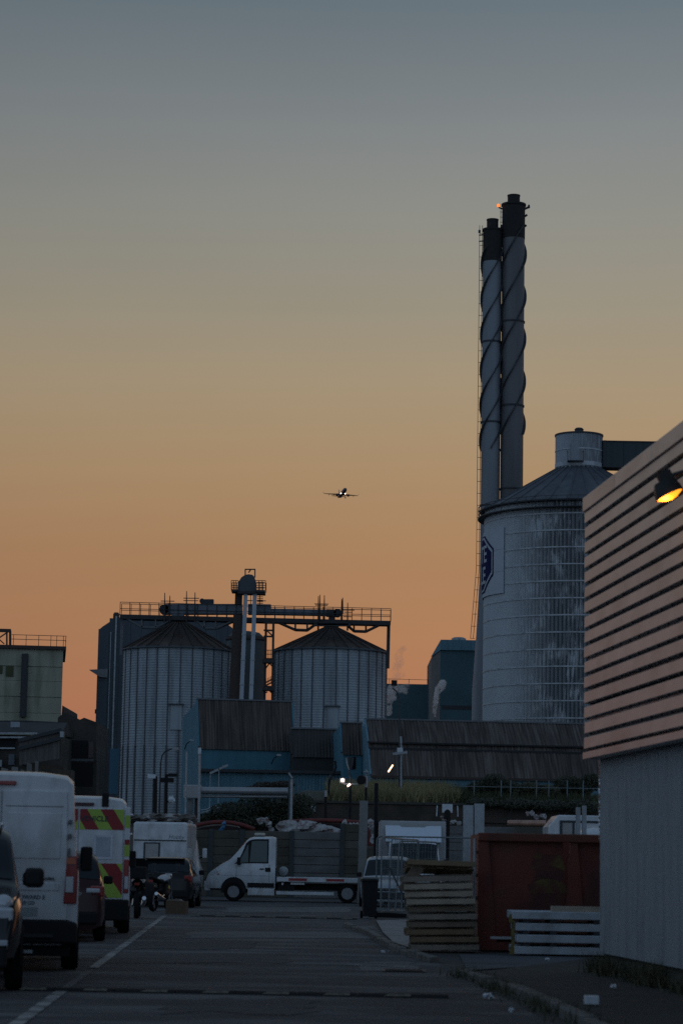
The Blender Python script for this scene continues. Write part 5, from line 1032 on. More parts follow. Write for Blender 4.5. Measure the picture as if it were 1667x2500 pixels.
def crumple(mb, c, sx, sy, sz, seed, n=18, m=12):
    rr = random.Random(seed); fr = [(rr.uniform(2,6), rr.uniform(2,7), rr.uniform(0,6), rr.uniform(.05,.2)) for _ in range(7)]; rg = []
    for i in range(1, m):
        th = math.pi*i/m; ring = []
        for k in range(n):
            ph = 2*math.pi*k/n; q_ = 1+sum(a*math.sin(f1*ph+f2*th+o_) for f1, f2, o_, a in [(round(f1), f2, o_, a) for f1, f2, o_, a in fr])+rr.uniform(-.07,.07)
            ring.append(c+V(sx*q_*math.sin(th)*math.cos(ph), sy*q_*math.sin(th)*math.sin(ph), sz*q_*math.cos(th)))
        rg.append(ring)
    mb.rings(rg); return mb
def rag(label, pts, Y, w, mat=plast, seed=1, name='plastic_sheet'):
    """crumpled strip of sheeting following pixels pts"""
    c = P(pts[0][0], pts[0][1], Y); rr = random.Random(seed); mb = MB(); rg = []; N_ = len(pts); pp = []
    for a, b in zip(pts, pts[1:]):
        for k in range(4): u = k/4; pp.append((lerp(a[0],b[0],u), lerp(a[1],b[1],u)))
    pp.append(pts[-1])
    mb.tube([P(x+rr.uniform(-1.2,1.2), y+rr.uniform(-1.2,1.2), Y+rr.uniform(-.1,.1))-c for x, y in pp], [w*rr.uniform(.45,1.35) for _ in pp], 7)
    mb.v = [p+V(rr.uniform(-.03,.03),rr.uniform(-.03,.03),rr.uniform(-.03,.03)) for p in mb.v]
    return tag(mb.build(name, mat, loc=c), label, 'plastic sheet')
o = MB(); pc = P(722,2024,100.6); crumple(o, V(0,0,0), .75, .35, .32, 4); crumple(o, V(.95,0,-.02), .75, .3, .2, 9); tag(o.build('plastic_heap', plast, loc=pc, smooth=25), 'lumpy heap of dirty white plastic above the truck cab', 'plastic heap')
rag('curled white plastic strip rising left of the plastic heap', [(634,2003),(648,2002),(656,2010),(659,2022),(668,2030)], 100.6, .11, seed=2)
rag('white plastic tail hanging off the right end of the heap', [(755,2016),(766,2022),(773,2036)], 100.5, .09, seed=3)
rag('white plastic strip dangling from the red skip rim near the concrete post', [(838,2006),(846,2014),(844,2030),(841,2044)], 100.9, .1, seed=5)
rag('white plastic swag looped along the red skip rim by the concrete post', [(846,2024),(856,2014),(868,2012),(880,2020)], 101.1, .09, seed=6)
rag('pale greenish plastic lying on the wall left of the concrete post', [(815,2036),(830,2042),(850,2046),(864,2040)], 99.6, .09, seed=7)
rag('blue tarpaulin hanging over the left red skip', [(547,2006),(547,2020),(535,2030),(560,2032),(580,2031)], 100.9, .07, plb, 8)
rag('torn white plastic at the left end of the left red skip', [(462,2006),(470,2014),(478,2022)], 100.9, .08, seed=11)
rag('white bag hanging right of the concrete post', [(903,2010),(912,2022),(914,2045),(912,2054)], 92, .16, seed=13)
rag('crumpled white plastic on the wall beside the box truck', [(1078,1994),(1084,2004),(1096,2012),(1106,2004),(1122,2012)], 97.5, .09, seed=14)
rag('twisted pale plastic on the roof of the white motorhome behind the skip', [(1284,1986),(1300,1985),(1308,1998),(1322,1992),(1332,1996)], 73, .06, seed=15)
ob_ = MB().box(-.16,.16,-.04,.04,-.55,.3).build('red_board', redt, loc=P(902,2030,93)); tag(ob_, 'rusty red board standing right of the concrete post', 'board')
rub = M('rubble', (.14,.125,.11), .95, 0, .3, 3)
for i in range(9):
    px_ = 312+i*18; o = MB(); rr = random.Random(40+i); crumple(o, V(0,0,0), rr.uniform(.3,.6), .4, rr.uniform(.12,.25), 60+i, 10, 7); o = o.build('rubble_lump', rub if i % 3 else plast, loc=P(px_,2001-rr.uniform(0,5),105)+V(0,0,.02)); tag(o, ('first','second','third','fourth','fifth','sixth','seventh','eighth','ninth')[i]+' rubble lump from the left on the heap behind the motorhome', 'rubble', 'rubble heap lumps')
mb = MB(); mb.rings([[V(x, y*1.0, z) for x, y in ((-4.5*s,-1.2*s),(4.5*s,-1.2*s),(4.5*s,1.5*s),(-4.5*s,1.5*s))] for z, s in ((0,1.25),(3.05,.75))]); tag(mb.build('rubble_heap', rub, loc=(X(385,2010,105.4),105.8,0)), 'grey rubble heap behind the motorhome', 'rubble heap')
# ------------------------------------------------------------------ white vehicles behind the skip
vY = 71.0; wx0, wx1 = X(1338,2010,vY), X(1475,2010,vY); wz = Z(1390,1990,vY)
t = thing('white_motorhome', 'white motorhome with dark window frame peeping over the red skip', 'motorhome', (wx0, vY, 0)); ww = wx1-wx0
mb = MB(); mb.prism([(0,0,.5),(ww,0,.5),(ww,0,wz),(.28,0,wz),(0,0,wz-.35)], (0,2.1,0)); mb.build('living_body', whitep, t, bevel=.04); zf = Z(1380,2003,vY)
mb = MB(); mb.box(.33,ww,-.03,-.001,zf-.06,zf); mb.box(.33,.40,-.03,-.001,zf-.55,zf-.061); mb.box(.70,.76,-.03,-.001,zf-.55,zf-.061); mb.build('window_frame', inkm, t); ob('window', M('blind_window', (.36,.35,.34), .15), t, .405, .695, -.015, -.001, zf-.55, zf-.065)
for x in (.7,ww-.6): wheel(t, x, .3, .33, .2).rotation_euler.z = math.pi/2
vY2 = 66.0; wx0, wx1 = X(1272,2030,vY2), X(1475,2030,vY2); wz = Z(1350,2020,vY2); t = thing('white_van', 'white van whose roof just shows above the red skip', 'van', (wx0+5.0, vY2, 0), math.pi/2)
B = Body(5.0, 1.9, wz, [(0,wz-.05),(.2,wz),(3.2,wz),(3.5,wz-.12),(4.2,1.3),(4.8,1.0),(5,.7)], [(0,1.25),(5,1.1)], .3, .05, .02, .12, .08); B.mesh('body', whitep, t); B.screen('windscreen', glass, t, 3.5, 4.15)
for s in (-1,1):
    B.patch('side_window', glass, t, 2.6, 3.5, 6.3, 8.5, s)
    for y in (.9,4.1): wheel(t, s*.82, y, .32, .2, s)
cop = M('copper_lit_tarp', (.5,.3,.22), .4, .4, .15, 2, dirt=(.25,.12,.09), dfac=.5, dscale=4)  # rolled tarp: the copper light falling on it is put into its colour
mb = MB(); a_, b_ = P(1238,2009,74), P(1338,2008,74); c = a_; tr_ = thing('rolled_tarp', 'rolled tarp with copper light painted into its colour, on the wall top right of the posts', 'roll', c)
mb.lathe([(.06,0),(.085,.02),(.10,(b_-a_).length-.03),(.085,(b_-a_).length)], 16, axis='x'); mb.build('roll', cop, tr_, smooth=50)
MB().lathe([(.001,0),(.105,.0),(.105,.12),(.001,.12)], 16, ((b_-a_).length-.08,0,0), axis='x').build('end_cap', M('roll_end', (.09,.03,.025), .6), tr_)
MB().box(.2,1.1,-.1,.1,-3.3,-.11).build('support', slabs[1], tr_)
for i, (pa, yt, yb_, lab_, Y) in enumerate(((1142,1966,2130,'left of the pair of grey steel posts behind the red skip',80),(1169,1962,2130,'right of the pair of grey steel posts behind the red skip',80),(1410,1971,2045,'left of the two grey posts before the white motorhome',60),(1425,1967,2045,'right of the two grey posts before the white motorhome',60))):
    x = X(pa,2000,Y); z1 = Z(pa,yt,Y); w = .16 if i < 2 else .055; t = thing('steel_post', lab_, 'post', (x, Y, 0), 0, 'grey steel posts behind the skip')
    mb = MB(); mb.box(-w,w,-w,-w*.8,0,z1); mb.box(-w,w,w*.8,w,0,z1); mb.box(-w*.15,w*.15,-w*.8,w*.8,0,z1); mb.build('shaft', galv, t)
MB_ = MB(); 
# black swan-neck bollard lamp and wooden junk between the posts: a crate with a white cap
t = thing('white_hood_lamp', 'small white hooded fitting on a dark post beside the box truck roof', 'lamp', P(1091,2012,96)); 
MB().box(-.1,.1,-.1,.1,-3,.15).build('post', blackpl, t); mb = MB(); mb.box(-.2,.2,-.1,.1,.45,.78); mb.build('hood', M('white_sign', (.62,.66,.68), .5), t); MB().lathe([(.001,.15),(.16,.2),(.13,.5),(.001,.62)], 12, (0,-.06,0)).build('lamp_body', blackpl, t)
for s in (-1,1): MB().bar((s*.42,0,.3),(s*.4,0,.72),.04).build('side_arm', M('white_sign', (.62,.66,.68), .5), t)
# ------------------------------------------------------------------ motorcycles and junk by the kerb
def motorbike(label, loc, rz, paint, screen=True, name='motorcycle'):
    t = thing(name, label, 'motorcycle', loc, rz)
    for y in (0, 1.4):
        w = MB().lathe([(.24,-.06),(.29,-.06),(.31,0),(.29,.06),(.24,.06)], 24, axis='x', cap=False).build('wheel', rubber, t, smooth=40, loc=(0,y,.31)); mb = MB()
        for k in range(6): a = math.pi*k/3; mb.bar((0,0,0),(0,.25*math.cos(a),.25*math.sin(a)),.03)
        mb.build('spokes', rimm, w)
    mb = MB(); crumple(mb, V(0,.78,.62), .15, .38, .2, 3, 14, 9); mb.build('engine_fairing', blackpl, t, smooth=40)
    mb = MB(); mb.rings([[V(w*math.cos(a),y,z+h*math.sin(a)) for a in [math.pi*k/4 for k in range(8)]] for y, w, z, h in ((.62,.1,.84,.06),(.75,.16,.88,.1),(1.0,.17,.92,.11),(1.14,.1,.92,.06))]); mb.build('tank', paint, t, smooth=50)
    mb = MB(); mb.rings([[V(w*math.cos(a),y,z+h*math.sin(a)) for a in [math.pi*k/4 for k in range(8)]] for y, w, z, h in ((-.22,.08,.92,.04),(-.05,.13,.88,.06),(.4,.14,.82,.06),(.66,.1,.84,.05))]); mb.build('seat', rubber, t, smooth=50)
    mb = MB()
    for s in (-1,1): mb.tube([(s*.09,1.4,.31),(s*.09,1.16,1.0)], .025, 8); mb.tube([(s*.1,0,.31),(s*.1,.6,.45)], .03, 8)
    mb.build('fork', chrome, t); MB().tube([(-.36,1.0,1.08),(-.2,1.12,1.06),(.2,1.12,1.06),(.36,1.0,1.08)], .017, 8).build('handlebar', darkst, t)
    MB().lathe([(.001,.1),(.09,.08),(.1,0),(.05,-.1),(.001,-.12)], 16, (0,1.28,.98), axis='y').build('headlamp', clearl, t, smooth=60); ob('tail_light', redl, t, -.06,.06,-.3,-.24,.8,.87,.01); MB().tube([(.16,.5,.34),(.18,.1,.4),(.18,-.3,.5)], [.03,.05,.05], 10).build('exhaust', chrome, t, smooth=50)
    for s in (-1,1):
        m = MB(); m.tube([(s*.3,1.02,1.08),(s*.34,1.05,1.26)], .01, 6); m.box(min(s*.29,s*.41),max(s*.29,s*.41),1.03,1.06,1.25,1.32); m.build('mirror', darkst, t)
    if screen: mb = MB(); mb.rings([[V(x*w,y-abs(x)*.12,z) for x in (-1,-.5,0,.5,1)] for w, y, z in ((.2,1.3,1.05),(.22,1.2,1.3),(.14,1.1,1.45))], False, False); mb.build('windscreen', glass, t, smooth=50); ob('top_box', blackpl, t, -.22,.22,-.42,-.06,.95,1.25,.04)
    return t
g = G(331,2244); motorbike('motorcycle with top box parked upright behind the works van', (g.x, g.y+.3, .004), R(3), M('bike_grey', (.2,.2,.21), .3, .4))
g = G(374,2226); motorbike('pale-tanked motorcycle leaning at an angle beside the brown box', (g.x, g.y, .004), R(-14), M('bike_white', (.42,.43,.45), .3, .1), False)
g = G(346,2214); motorbike('dark motorcycle half hidden in front of the black hatchback', (g.x, g.y+1.5, .004), R(20), dkp, True)
g = G(429,2232); t = thing('brown_box', 'open brown box on the road edge beside the motorcycles', 'box', (g.x, g.y, .004), R(-6)); card = M('brown_cardboard', (.11,.07,.045), .85, 0, .15, 4)
MB().box(-.27,.27,0,.02,0,.34).build('front_panel', card, t); MB().box(-.27,.27,.4,.42,0,.34).build('back_panel', card, t)
for s in (-1,1): MB().box(min(s*.27,s*.25),max(s*.27,s*.25),.021,.399,0,.34).build('side_panel', card, t)
MB().box(-.249,.249,.021,.399,.0,.02).build('base', card, t); MB().prism([(-.26,0,.342),(.1,0,.342),(.08,-.02,.40),(-.22,-.02,.38)], (0,.02,0)).build('flap', M('pale_card', (.26,.22,.19), .8), t); crumple(MB(), V(0,.2,.33), .2, .15, .06, 5, 10, 6).build('contents', M('pale_card', (.26,.22,.19), .8), t)
# ------------------------------------------------------------------ pipe bridge on the left of the bank
pY = 117.0
def H(px, py, Y=pY): p = P(px, py, Y); return V(p.x, 0, p.z)
pipe_m = M('pale_pipe_cladding', (.34,.35,.36), .4, .4, .1, 1); t = thing('pipe_bridge', 'pale horizontal pipe bridge with box end above the hedge', 'pipe bridge', (0, pY, 0))
a, b_ = H(492,1930), H(703,1932)
for i in range(3): p, q_ = a.lerp(b_, i/3), a.lerp(b_, (i+1)/3); mb = MB(); mb.tube([p, p.lerp(q_,.97)], .175, 16); mb.tube([p.lerp(q_,.97), q_], .19, 16); mb.build('pipe_length', pipe_m, t, smooth=50)
a, b_ = H(492,1944), H(700,1945); mb = MB(); mb.tube([a+V(0,.1,0), b_+V(0,.1,0)], .07, 10); mb.build('lower_pipe', pipe_m, t, smooth=50)
p, q_ = H(449,1949), H(492,1917); MB().box(p.x,q_.x,-.4,.4,p.z,q_.z).build('box_end', M('pale_box', (.37,.37,.37), .6, 0, .08, 1), t, bevel=.04)
p, q_ = H(457,2030), H(471,1950); MB().box(p.x,q_.x,-.15,.15,0,p.z+1.55).build('pier', conc, t); p, q_ = H(474,2030), H(487,1950); MB().box(p.x,q_.x,0,.3,0,q_.z).build('pier', rust, t)
p, q_ = H(704,1960), H(716,1905); MB().box(p.x,q_.x,-.12,.12,0,q_.z).build('end_post', M('teal_post', (.06,.08,.085), .7), t)
# ------------------------------------------------------------------ lamp posts and masts
def pole(label, px, y0, y1, Y, r=.05, mat=darkst, name='lamp_post', cat='lamp post', px1=None):
    p, q_ = P(px1 if px1 else px, y1, Y), P(px, y0, Y); zb = 0 if Y < 119 else 3.0
    t = thing(name, label, cat, (q_.x, Y, 0)); MB().tube([(p.x-q_.x,0,zb),(0,0,q_.z)], [r*1.25,r], 8).build('pole', mat, t); return t, (lambda x, y, dy=0.0: V(X(x,y,Y)-q_.x, dy, Z(x,y,Y)))
t, h = pole('slim lamp post with square black floodlight on a bent arm in front of the steam', 975, 1725, 1960, 125, .035, darkst)
MB().tube([h(975,1726), h(975,1706), h(972,1695), h(966,1686), h(958,1680)], .035, 8).build('arm', darkst, t); mb = MB(); a, b_ = h(955,1674), h(969,1661); mb.box(a.x,b_.x,-.1,.1,a.z,b_.z); mb.build('floodlight', blackpl, t)
t, h = pole('post with white box and two arms before the long corrugated roof', 979, 1800, 1985, 123, .035, galv); a, b_ = h(969,1840), h(983,1826); MB().box(a.x,b_.x,-.2,.1,a.z,b_.z).build('white_box', M('white_sign', (.62,.66,.68), .5), t); MB().bar(h(958,1841,-.2), h(994,1837,-.2), .05, .12).build('arms', galv, t); MB().bar(h(978,1798), h(979,1815), .1).build('aerial', galv, t)
t, h = pole('curved lamp post in front of the left grain silo', 393, 1860, 2000, 112, .04, darkst, px1=388); MB().tube([h(393,1862), h(396,1845), h(404,1834), h(420,1828)], .035, 8).build('arm', darkst, t); a = h(425,1828); MB().box(a.x-.05,a.x+.22,-.1,.1,a.z-.05,a.z+.06).build('lamp_head', M('lamp_grey', (.35,.36,.36), .4), t)
t, h = pole('straight slim pole before the blue shed gable', 488, 1828, 2000, 114, .055, galv); a = h(488,1830); MB().box(a.x-.07,a.x+.07,-.1,.05,a.z-.2,a.z+.08).build('camera', M('white_sign', (.62,.66,.68), .5), t)
t, h = pole('short grey pole left of the blue shed corner', 456, 1835, 1950, 116, .04, galv)
t, h = pole('dark cctv pole at the foot of the left grain silo', 380, 1895, 2005, 108, .09, blackpl); a = h(378,1896); MB().box(a.x-.3,a.x+.05,-.1,.15,a.z-.08,a.z+.1).build('camera', M('white_sign', (.5,.52,.52), .5), t)
t, h = pole('dark pole with dome camera beside the white pipe box', 407, 1890, 2005, 108, .07, blackpl); a = h(418,1952); crumple(MB(), a, .16, .14, .16, 7, 12, 8).build('dome_camera', M('white_sign', (.5,.52,.52), .5), t, smooth=50); MB().box(a.x-.5,a.x+.1,-.05,.05,a.z+.75,a.z+.95).build('bracket', blackpl, t); a = h(417,1893); MB().box(a.x-.1,a.x+.3,-.1,.1,a.z-.06,a.z+.08).build('lamp_head', blackpl, t)
t, h = pole('grey mast with tilted floodlight at the end of the white pipe', 712, 1902, 1960, 115, .06, galv, 'floodlight_mast', 'mast'); MB().bar(h(714,1900,-.1), h(705,1887,-.1), .14, .08).build('floodlight', M('lamp_grey', (.35,.36,.36), .4), t)
lit = E('lit_floodlight', (1,.72,.62), 9.0)
t, h = pole('dark post left of the lit floodlights', 795, 1945, 2010, 110, .07, blackpl, 'dark_post', 'post'); MB().tube([h(795,1930),h(795,1946)], .06, 8).build('post_top', galv, t)
t, h = pole('dark mast carrying two lit floodlights left of the concrete post', 855, 1912, 2010, 110, .06, blackpl, 'floodlight_mast', 'mast'); MB().bar(h(838,1914), h(873,1914), .06).build('cross_arm', galv, t)
a = h(836,1905,-.15); MB().lathe([(.001,-.08),(.055,-.06),(.065,0),(.055,.05),(.001,.07)], 14, a, axis='y').build('lit_floodlight', lit, t, smooth=60); MB().box(a.x-.12,a.x+.12,.02-.05,.12,a.z-.12,a.z+.1).build('floodlight_case', galv, t); MB().bar(h(848,1920,-.1), h(855,1914,-.1), .07).build('lit_tube', E('lit_tube', (1,.75,.65), 4.0), t); MB().tube([h(855,1912),h(855,1898),h(853,1880)], .04, 8).build('mast_top', darkst, t); MB().tube([h(853,1882),h(847,1866),h(845,1850)], .03, 6).build('branch_pipe', galv, t); MB().tube([h(853,1882),h(860,1868),h(862,1850)], .03, 6).build('branch_pipe', darkst, t)
t, h = pole('thin black mast right of the concrete post', 918.5, 1912, 2060, 88, .075, blackpl, 'mast', 'mast')
t, h = pole('bent dark swan-neck pole left of the lit floodlights', 803, 1915, 1950, 121, .05, blackpl, 'swan_neck_pole', 'pole'); MB().tube([h(803,1917),h(805,1900),h(814,1888),h(820,1872),h(818,1858)], .06, 8).build('swan_neck', blackpl, t); MB().tube([h(805,1903),h(809,1893)], .1, 8).build('joint', darkst, t)
st = thing('lit_tube_lamp', 'slanting glowing orange-white tube lamp on the long shed wall', 'lamp', P(953,1876,148.8)); MB().bar((-.14,0,-.22),(.14,0,.22),.09,.09).build('tube', E('lit_orange_tube', (1,.62,.38), 3.0), st); MB().bar((-.12,.1,-.24),(.16,.1,.2),.12,.08).build('fitting', galv, st); MB().bar((.0,.1,0),(.0,1.4,.1),.05).build('bracket', galv, st)
for i, (px_, py_, lab_) in enumerate(((524,1883,'left'),(545,1873,'right'))):
    t = thing('canopy_lamp', lab_+' of two pale canopy lamps over the lean-to stairs', 'lamp', P(px_,py_,152)); MB().bar((-.28,0,-.14),(.3,0,.14),.2,.13).build('lamp_body', galv, t); MB().bar((-.25,0,-.1),(-.25,0,-2.6),.05).build('stem', galv, t); MB().bar((0,0,.1),(0,5.9,.3),.05).build('bracket', galv, t)
for i, (px_, py_, s, lab_) in enumerate(((460,1812,1,'left of the blue shed gable'),(672,1848,1,'on the blue shed wall'),(240,1890,1,'low on the tall blue building'))):
    Yw = (163,164.2,225.5)[i]; t = thing('wall_light', 'small unlit arm lamp '+lab_, 'lamp', P(px_,py_,Yw)); MB().tube([(-.25,.5,-.45),(-.1,0,-.1),(.2,-.3,.12)], .04, 6).build('arm', darkst, t); MB().box(.1,.4,-.4,-.2,.06,.18).build('head', galv, t)
# stair rails by the lean-to
t = thing('stair_rail', 'pale handrail stepping down beside the hedge under the lean-to', 'handrail', (0,123,0)); f = lambda x, y: V(X(x,y,123),0,Z(x,y,123))
for dz in (0,6): MB().tube([f(492,1978+dz), f(506,1976+dz), f(522,1968+dz), f(560,1970+dz)], .04, 6).build('rail', galv, t)
for x, y in ((506,1976),(522,1968),(548,1969)): MB().bar(f(x,y), f(x,y+16), .05).build('post', galv, t)
# ------------------------------------------------------------------ bank fence
fY_ = 122.5; t = thing('bank_fence', 'thin post and rail fence along the top of the grass bank', 'fence', (0, fY_, 0)); f = lambda x, y: V(X(x,y,fY_),0,Z(x,y,fY_))
for px_ in (728,755,800,1156,1222,1245,1308,1338,1383,1422): MB().bar(f(px_,1968), f(px_+1,1917 if px_ < 900 else 1905), .06).build('post', fgalv, t)
for (a, b_, y) in ((716,860,1931),(716,860,1944),(1100,1460,1919),(1100,1460,1946)): MB().bar(f(a,y), f(b_,y+(b_-a)*.0178), .035).build('rail', fgalv, t)
MB().bar(f(905,1936), f(1100,1939), .03).build('rail', fgalv, t)
# ------------------------------------------------------------------ vegetation
def leaf_mass(mb, blobs, n, size, seed):
    rr = random.Random(seed)
    for i in range(n):
        c, s = blobs[rr.randrange(len(blobs))]
        while True:
            u = V(rr.uniform(-1,1), rr.uniform(-1,1), rr.uniform(-1,1))
            if u.length < 1: break
        if u.length < .45: u *= rr.uniform(1,1.9)
        p = Vector(c)+V(u.x*s[0], u.y*s[1], u.z*s[2]); a = V(rr.gauss(0,1), rr.gauss(0,1), rr.gauss(0,1)).normalized(); b = a.orthogonal().normalized(); k = size*rr.uniform(.5,1.3)
        mb.add([p-a*k*.5, p+b*k*.3, p+a*k*.6, p-b*k*.3], [(0,1,2,3)])
    return mb
lf = [M('leaf_%d' % i, c, .7, 0, .3, 1.5) for i, c in enumerate([(.05,.054,.03),(.075,.072,.036),(.055,.06,.036),(.07,.068,.035)])]; barkm = M('bark', (.05,.042,.034), .9, 0, .2, 5)
def bush(label, Y, blobs, n, size, mat, seed, name='shrub'):
    """blobs: (px, py, rx px, ry px)"""
    k = ppm(Y); bl = []; rr = random.Random(seed)
    x0 = X(blobs[0][0],blobs[0][1],Y); zb = min(Z(b[0],b[1]+b[3],Y) for b in blobs)-.3; t = thing(name, label, 'bush', (x0, Y, zb))
    for b in blobs: p = P(b[0], b[1], Y); bl.append(((p.x-x0, rr.uniform(-.4,.4), p.z-zb), (b[2]/k, max(.5,b[2]/k*.7), b[3]/k)))
    leaf_mass(MB(), bl, n, size, seed).build('foliage', mat, t)
    mb = MB()
    for c, s in bl: mb.tube([(0,0,-.3),(c[0],0,-.3)], .04, 5); mb.tube([(c[0]*.7,0,-.4),(c[0]*.85,c[1]*.5,c[2]*.5),(c[0],c[1],c[2]+s[2]*.5)], [.05,.035,.015], 6)
    mb.build('stem', barkm, t); return t
bush('dense dark hedge mass under the pipe bridge', 118.2, [(560,1985,50,28),(620,1972,48,32),(672,1965,50,36),(728,1970,45,34),(520,2000,40,16),(600,2005,60,16),(690,2002,60,18)], 11000, .13, lf[0], 1, 'hedge')
bush('low brown shrub on the bank edge above the pipe end', 121.5, [(650,1918,34,10),(690,1916,30,10),(615,1935,30,16)], 2200, .12, M('brown_leaf', (.05,.04,.03), .8, 0, .3, 2), 2)
bush('dark green shrub on the bank before the long shed, left of the bright gap', 124, [(1205,1908,34,20),(1175,1922,34,15),(1235,1920,34,15)], 3600, .12, lf[2], 3)
bush('green shrub on the bank at mid right below the long roof', 124, [(1290,1925,36,16),(1330,1930,34,14),(1260,1935,30,12)], 3200, .12, lf[1], 4)
bush('tall dark shrub on the bank next to the warehouse corner', 124.5, [(1385,1912,36,20),(1425,1920,36,20),(1445,1905,28,18),(1360,1930,34,14)], 4600, .12, lf[0], 5)
bush('low scrub hanging over the retaining wall at right', 119, [(1180,1960,44,12),(1260,1962,50,14),(1340,1966,50,14),(1420,1968,46,16)], 5000, .12, lf[2], 6)
def blades(mb, area, n, h, seed, zf):
    rr = random.Random(seed)
    for i in range(n):
        x, y = rr.uniform(area[0],area[1]), rr.uniform(area[2],area[3]); k = h*rr.uniform(.4,1.2); a = rr.uniform(0,6.28); w = k*.05+.008; z = zf(x, y); d = V(rr.gauss(0,.25)*k, rr.gauss(0,.25)*k, k)
        mb.add([(x-w*math.cos(a),y-w*math.sin(a),z),(x+w*math.cos(a),y+w*math.sin(a),z),(x+d.x,y+d.y,z+d.z)], [(0,1,2)])
    return mb
def bankz(x, y): return BZ-.1+(min(y,133)-120)*.07
dry = M('dry_grass', (.25,.21,.1), .85, 0, .3, .8); grn = M('green_grass', (.05,.058,.022), .85, 0, .3, 1)
blades(MB(), (X(800,1940,121),X(1120,1940,121),120.3,133), 9000, .75, 1, bankz).build('dry_grass', dry, kind='stuff', label='tall dry yellow grass covering the bank in the middle', category='grass')
blades(MB(), (X(1080,1940,121),X(1470,1940,121),120.3,133), 8000, .6, 2, bankz).build('green_grass', grn, kind='stuff', label='dull green grass on the right half of the bank', category='grass')
wm = MB(); n2 = V(-wd.y, wd.x, 0); rr = random.Random(8)
for i in range(6000):
    u = rr.uniform(0,9)**1; cl = math.sin(u*2.3)+math.sin(u*5.1+1); 
    if cl < rr.uniform(-1.2,1.4): continue
    p = C0+wd*u-n2*abs(rr.gauss(0,.10)); k = rr.uniform(.03,.24)*(1+.35*cl); a = rr.uniform(0,6.28); w = .006+k*.035*rr.random()
    wm.add([(p.x-w*math.cos(a),p.y-w*math.sin(a),.03),(p.x+w*math.cos(a),p.y+w*math.sin(a),.03),(p.x+rr.gauss(0,.09),p.y+rr.gauss(0,.09),.03+k)], [(0,1,2)])
wm.build('wall_weeds', lf[1], kind='stuff', label='dark weeds along the foot of the warehouse wall', category='weeds')
wm = MB()
for i in range(1500):
    u = rr.random(); a_, b_ = G(1128,2384), G(1440,2512); p = a_.lerp(b_, u)+V(rr.gauss(.0,.12),rr.gauss(0,.15),0)
    if math.sin(u*19)+math.sin(u*41) < rr.uniform(-.5,1.6): continue
    k = rr.uniform(.04,.17); a = rr.uniform(0,6.28); wm.add([(p.x-.01*math.cos(a),p.y-.01*math.sin(a),.02),(p.x+.01*math.cos(a),p.y+.01*math.sin(a),.02),(p.x+rr.gauss(0,.05),p.y+rr.gauss(0,.05),.02+k)], [(0,1,2)])
wm.build('kerb_weeds', M('kerb_weed', (.06,.06,.03), .8, 0, .3, 3), kind='stuff', label='tufts of weeds growing along the broken foreground kerb', category='weeds')
# ------------------------------------------------------------------ litter
lit_m = M('litter_white', (.6,.63,.66), .6, 0, .1, 5)
for i, (px_, py_, w, h, lab_) in enumerate(((1443,2468,.15,.09,'crushed white carton lying on the dark verge at lower right'),(1496,2426,.07,.05,'small pale scrap of litter on the verge near the wall'),(1190,2442,.11,.06,'bluish white crumpled paper beside the broken kerb'),(1174,2404,.05,.05,'tiny white scrap at the kerb end'),(935,2329,.07,.04,'white scrap of paper on the road left of the pallets'),(1247,2476,.05,.05,'small pale scrap among the kerb weeds'),(1335,2348,.07,.04,'pale scrap on the pavement in front of the beams'))):
    p = G(px_, py_); z = .06 if px_ > 1300 and py_ > 2400 else .02; mb = MB(); 
    if i == 0: mb.box(-w/2,w/2,-.05,.05,0,h)
    else: crumple(mb, V(0,0,h*.4), w/2, w/2, h/2, 20+i, 9, 6)
    o = mb.build('litter', lit_m, loc=(p.x,p.y,z+.003), bevel=.01 if i == 0 else 0); o.rotation_euler.z = R(17*i); tag(o, lab_, 'litter')
# ------------------------------------------------------------------ steam
def steam(label, Y, blobs, dens, seed):
    c = P(blobs[0][0], blobs[0][1], Y); k = ppm(Y); vox = bmesh.new()
    for (px_, py_, r) in blobs:
        p = P(px_, py_, Y)-c; bmesh.ops.create_icosphere(vox, subdivisions=2, radius=r/k*1.3, matrix=Matrix.Translation(p))
    me = bpy.data.meshes.new('steam_plume'); vox.to_mesh(me); vox.free()
    o = bpy.data.objects.new('steam_plume', me); COL.objects.link(o); o.location = c; rm = o.modifiers.new('remesh', 'REMESH'); rm.mode = 'VOXEL'; rm.voxel_size = .12
    m = bpy.data.materials.new('steam'); m.use_nodes = True; t = m.node_tree; t.nodes.clear(); n = t.nodes.new; out = n('ShaderNodeOutputMaterial'); pv = n('ShaderNodeVolumePrincipled'); pv.inputs['Color'].default_value = (.95,.95,.96,1); pv.inputs['Anisotropy'].default_value = .5
    tcn = n('ShaderNodeTexCoord'); nz = n('ShaderNodeTexNoise'); nz.inputs['Scale'].default_value = 1.6; nz.inputs['Detail'].default_value = 4; nz.inputs['Roughness'].default_value = .6; t.links.new(tcn.outputs['Object'], nz.inputs[0])
    mr_ = n('ShaderNodeMapRange'); mr_.inputs[1].default_value = .36; mr_.inputs[2].default_value = .64; mr_.inputs[4].default_value = dens; t.links.new(nz.outputs[0], mr_.inputs[0]); t.links.new(mr_.outputs[0], pv.inputs['Density']); t.links.new(pv.outputs[0], out.inputs['Volume'])
    me.materials.append(m); o['label'] = label; o['category'] = 'steam'; return o
steam('narrow white steam plume rising before the teal works', 255, [(1061,1748,3),(1060,1738,4.5),(1061,1726,5.5),(1063,1714,6),(1064,1703,6),(1066,1692,6),(1070,1683,8),(1077,1676,9),(1080,1668,8)], 6.0, 1)
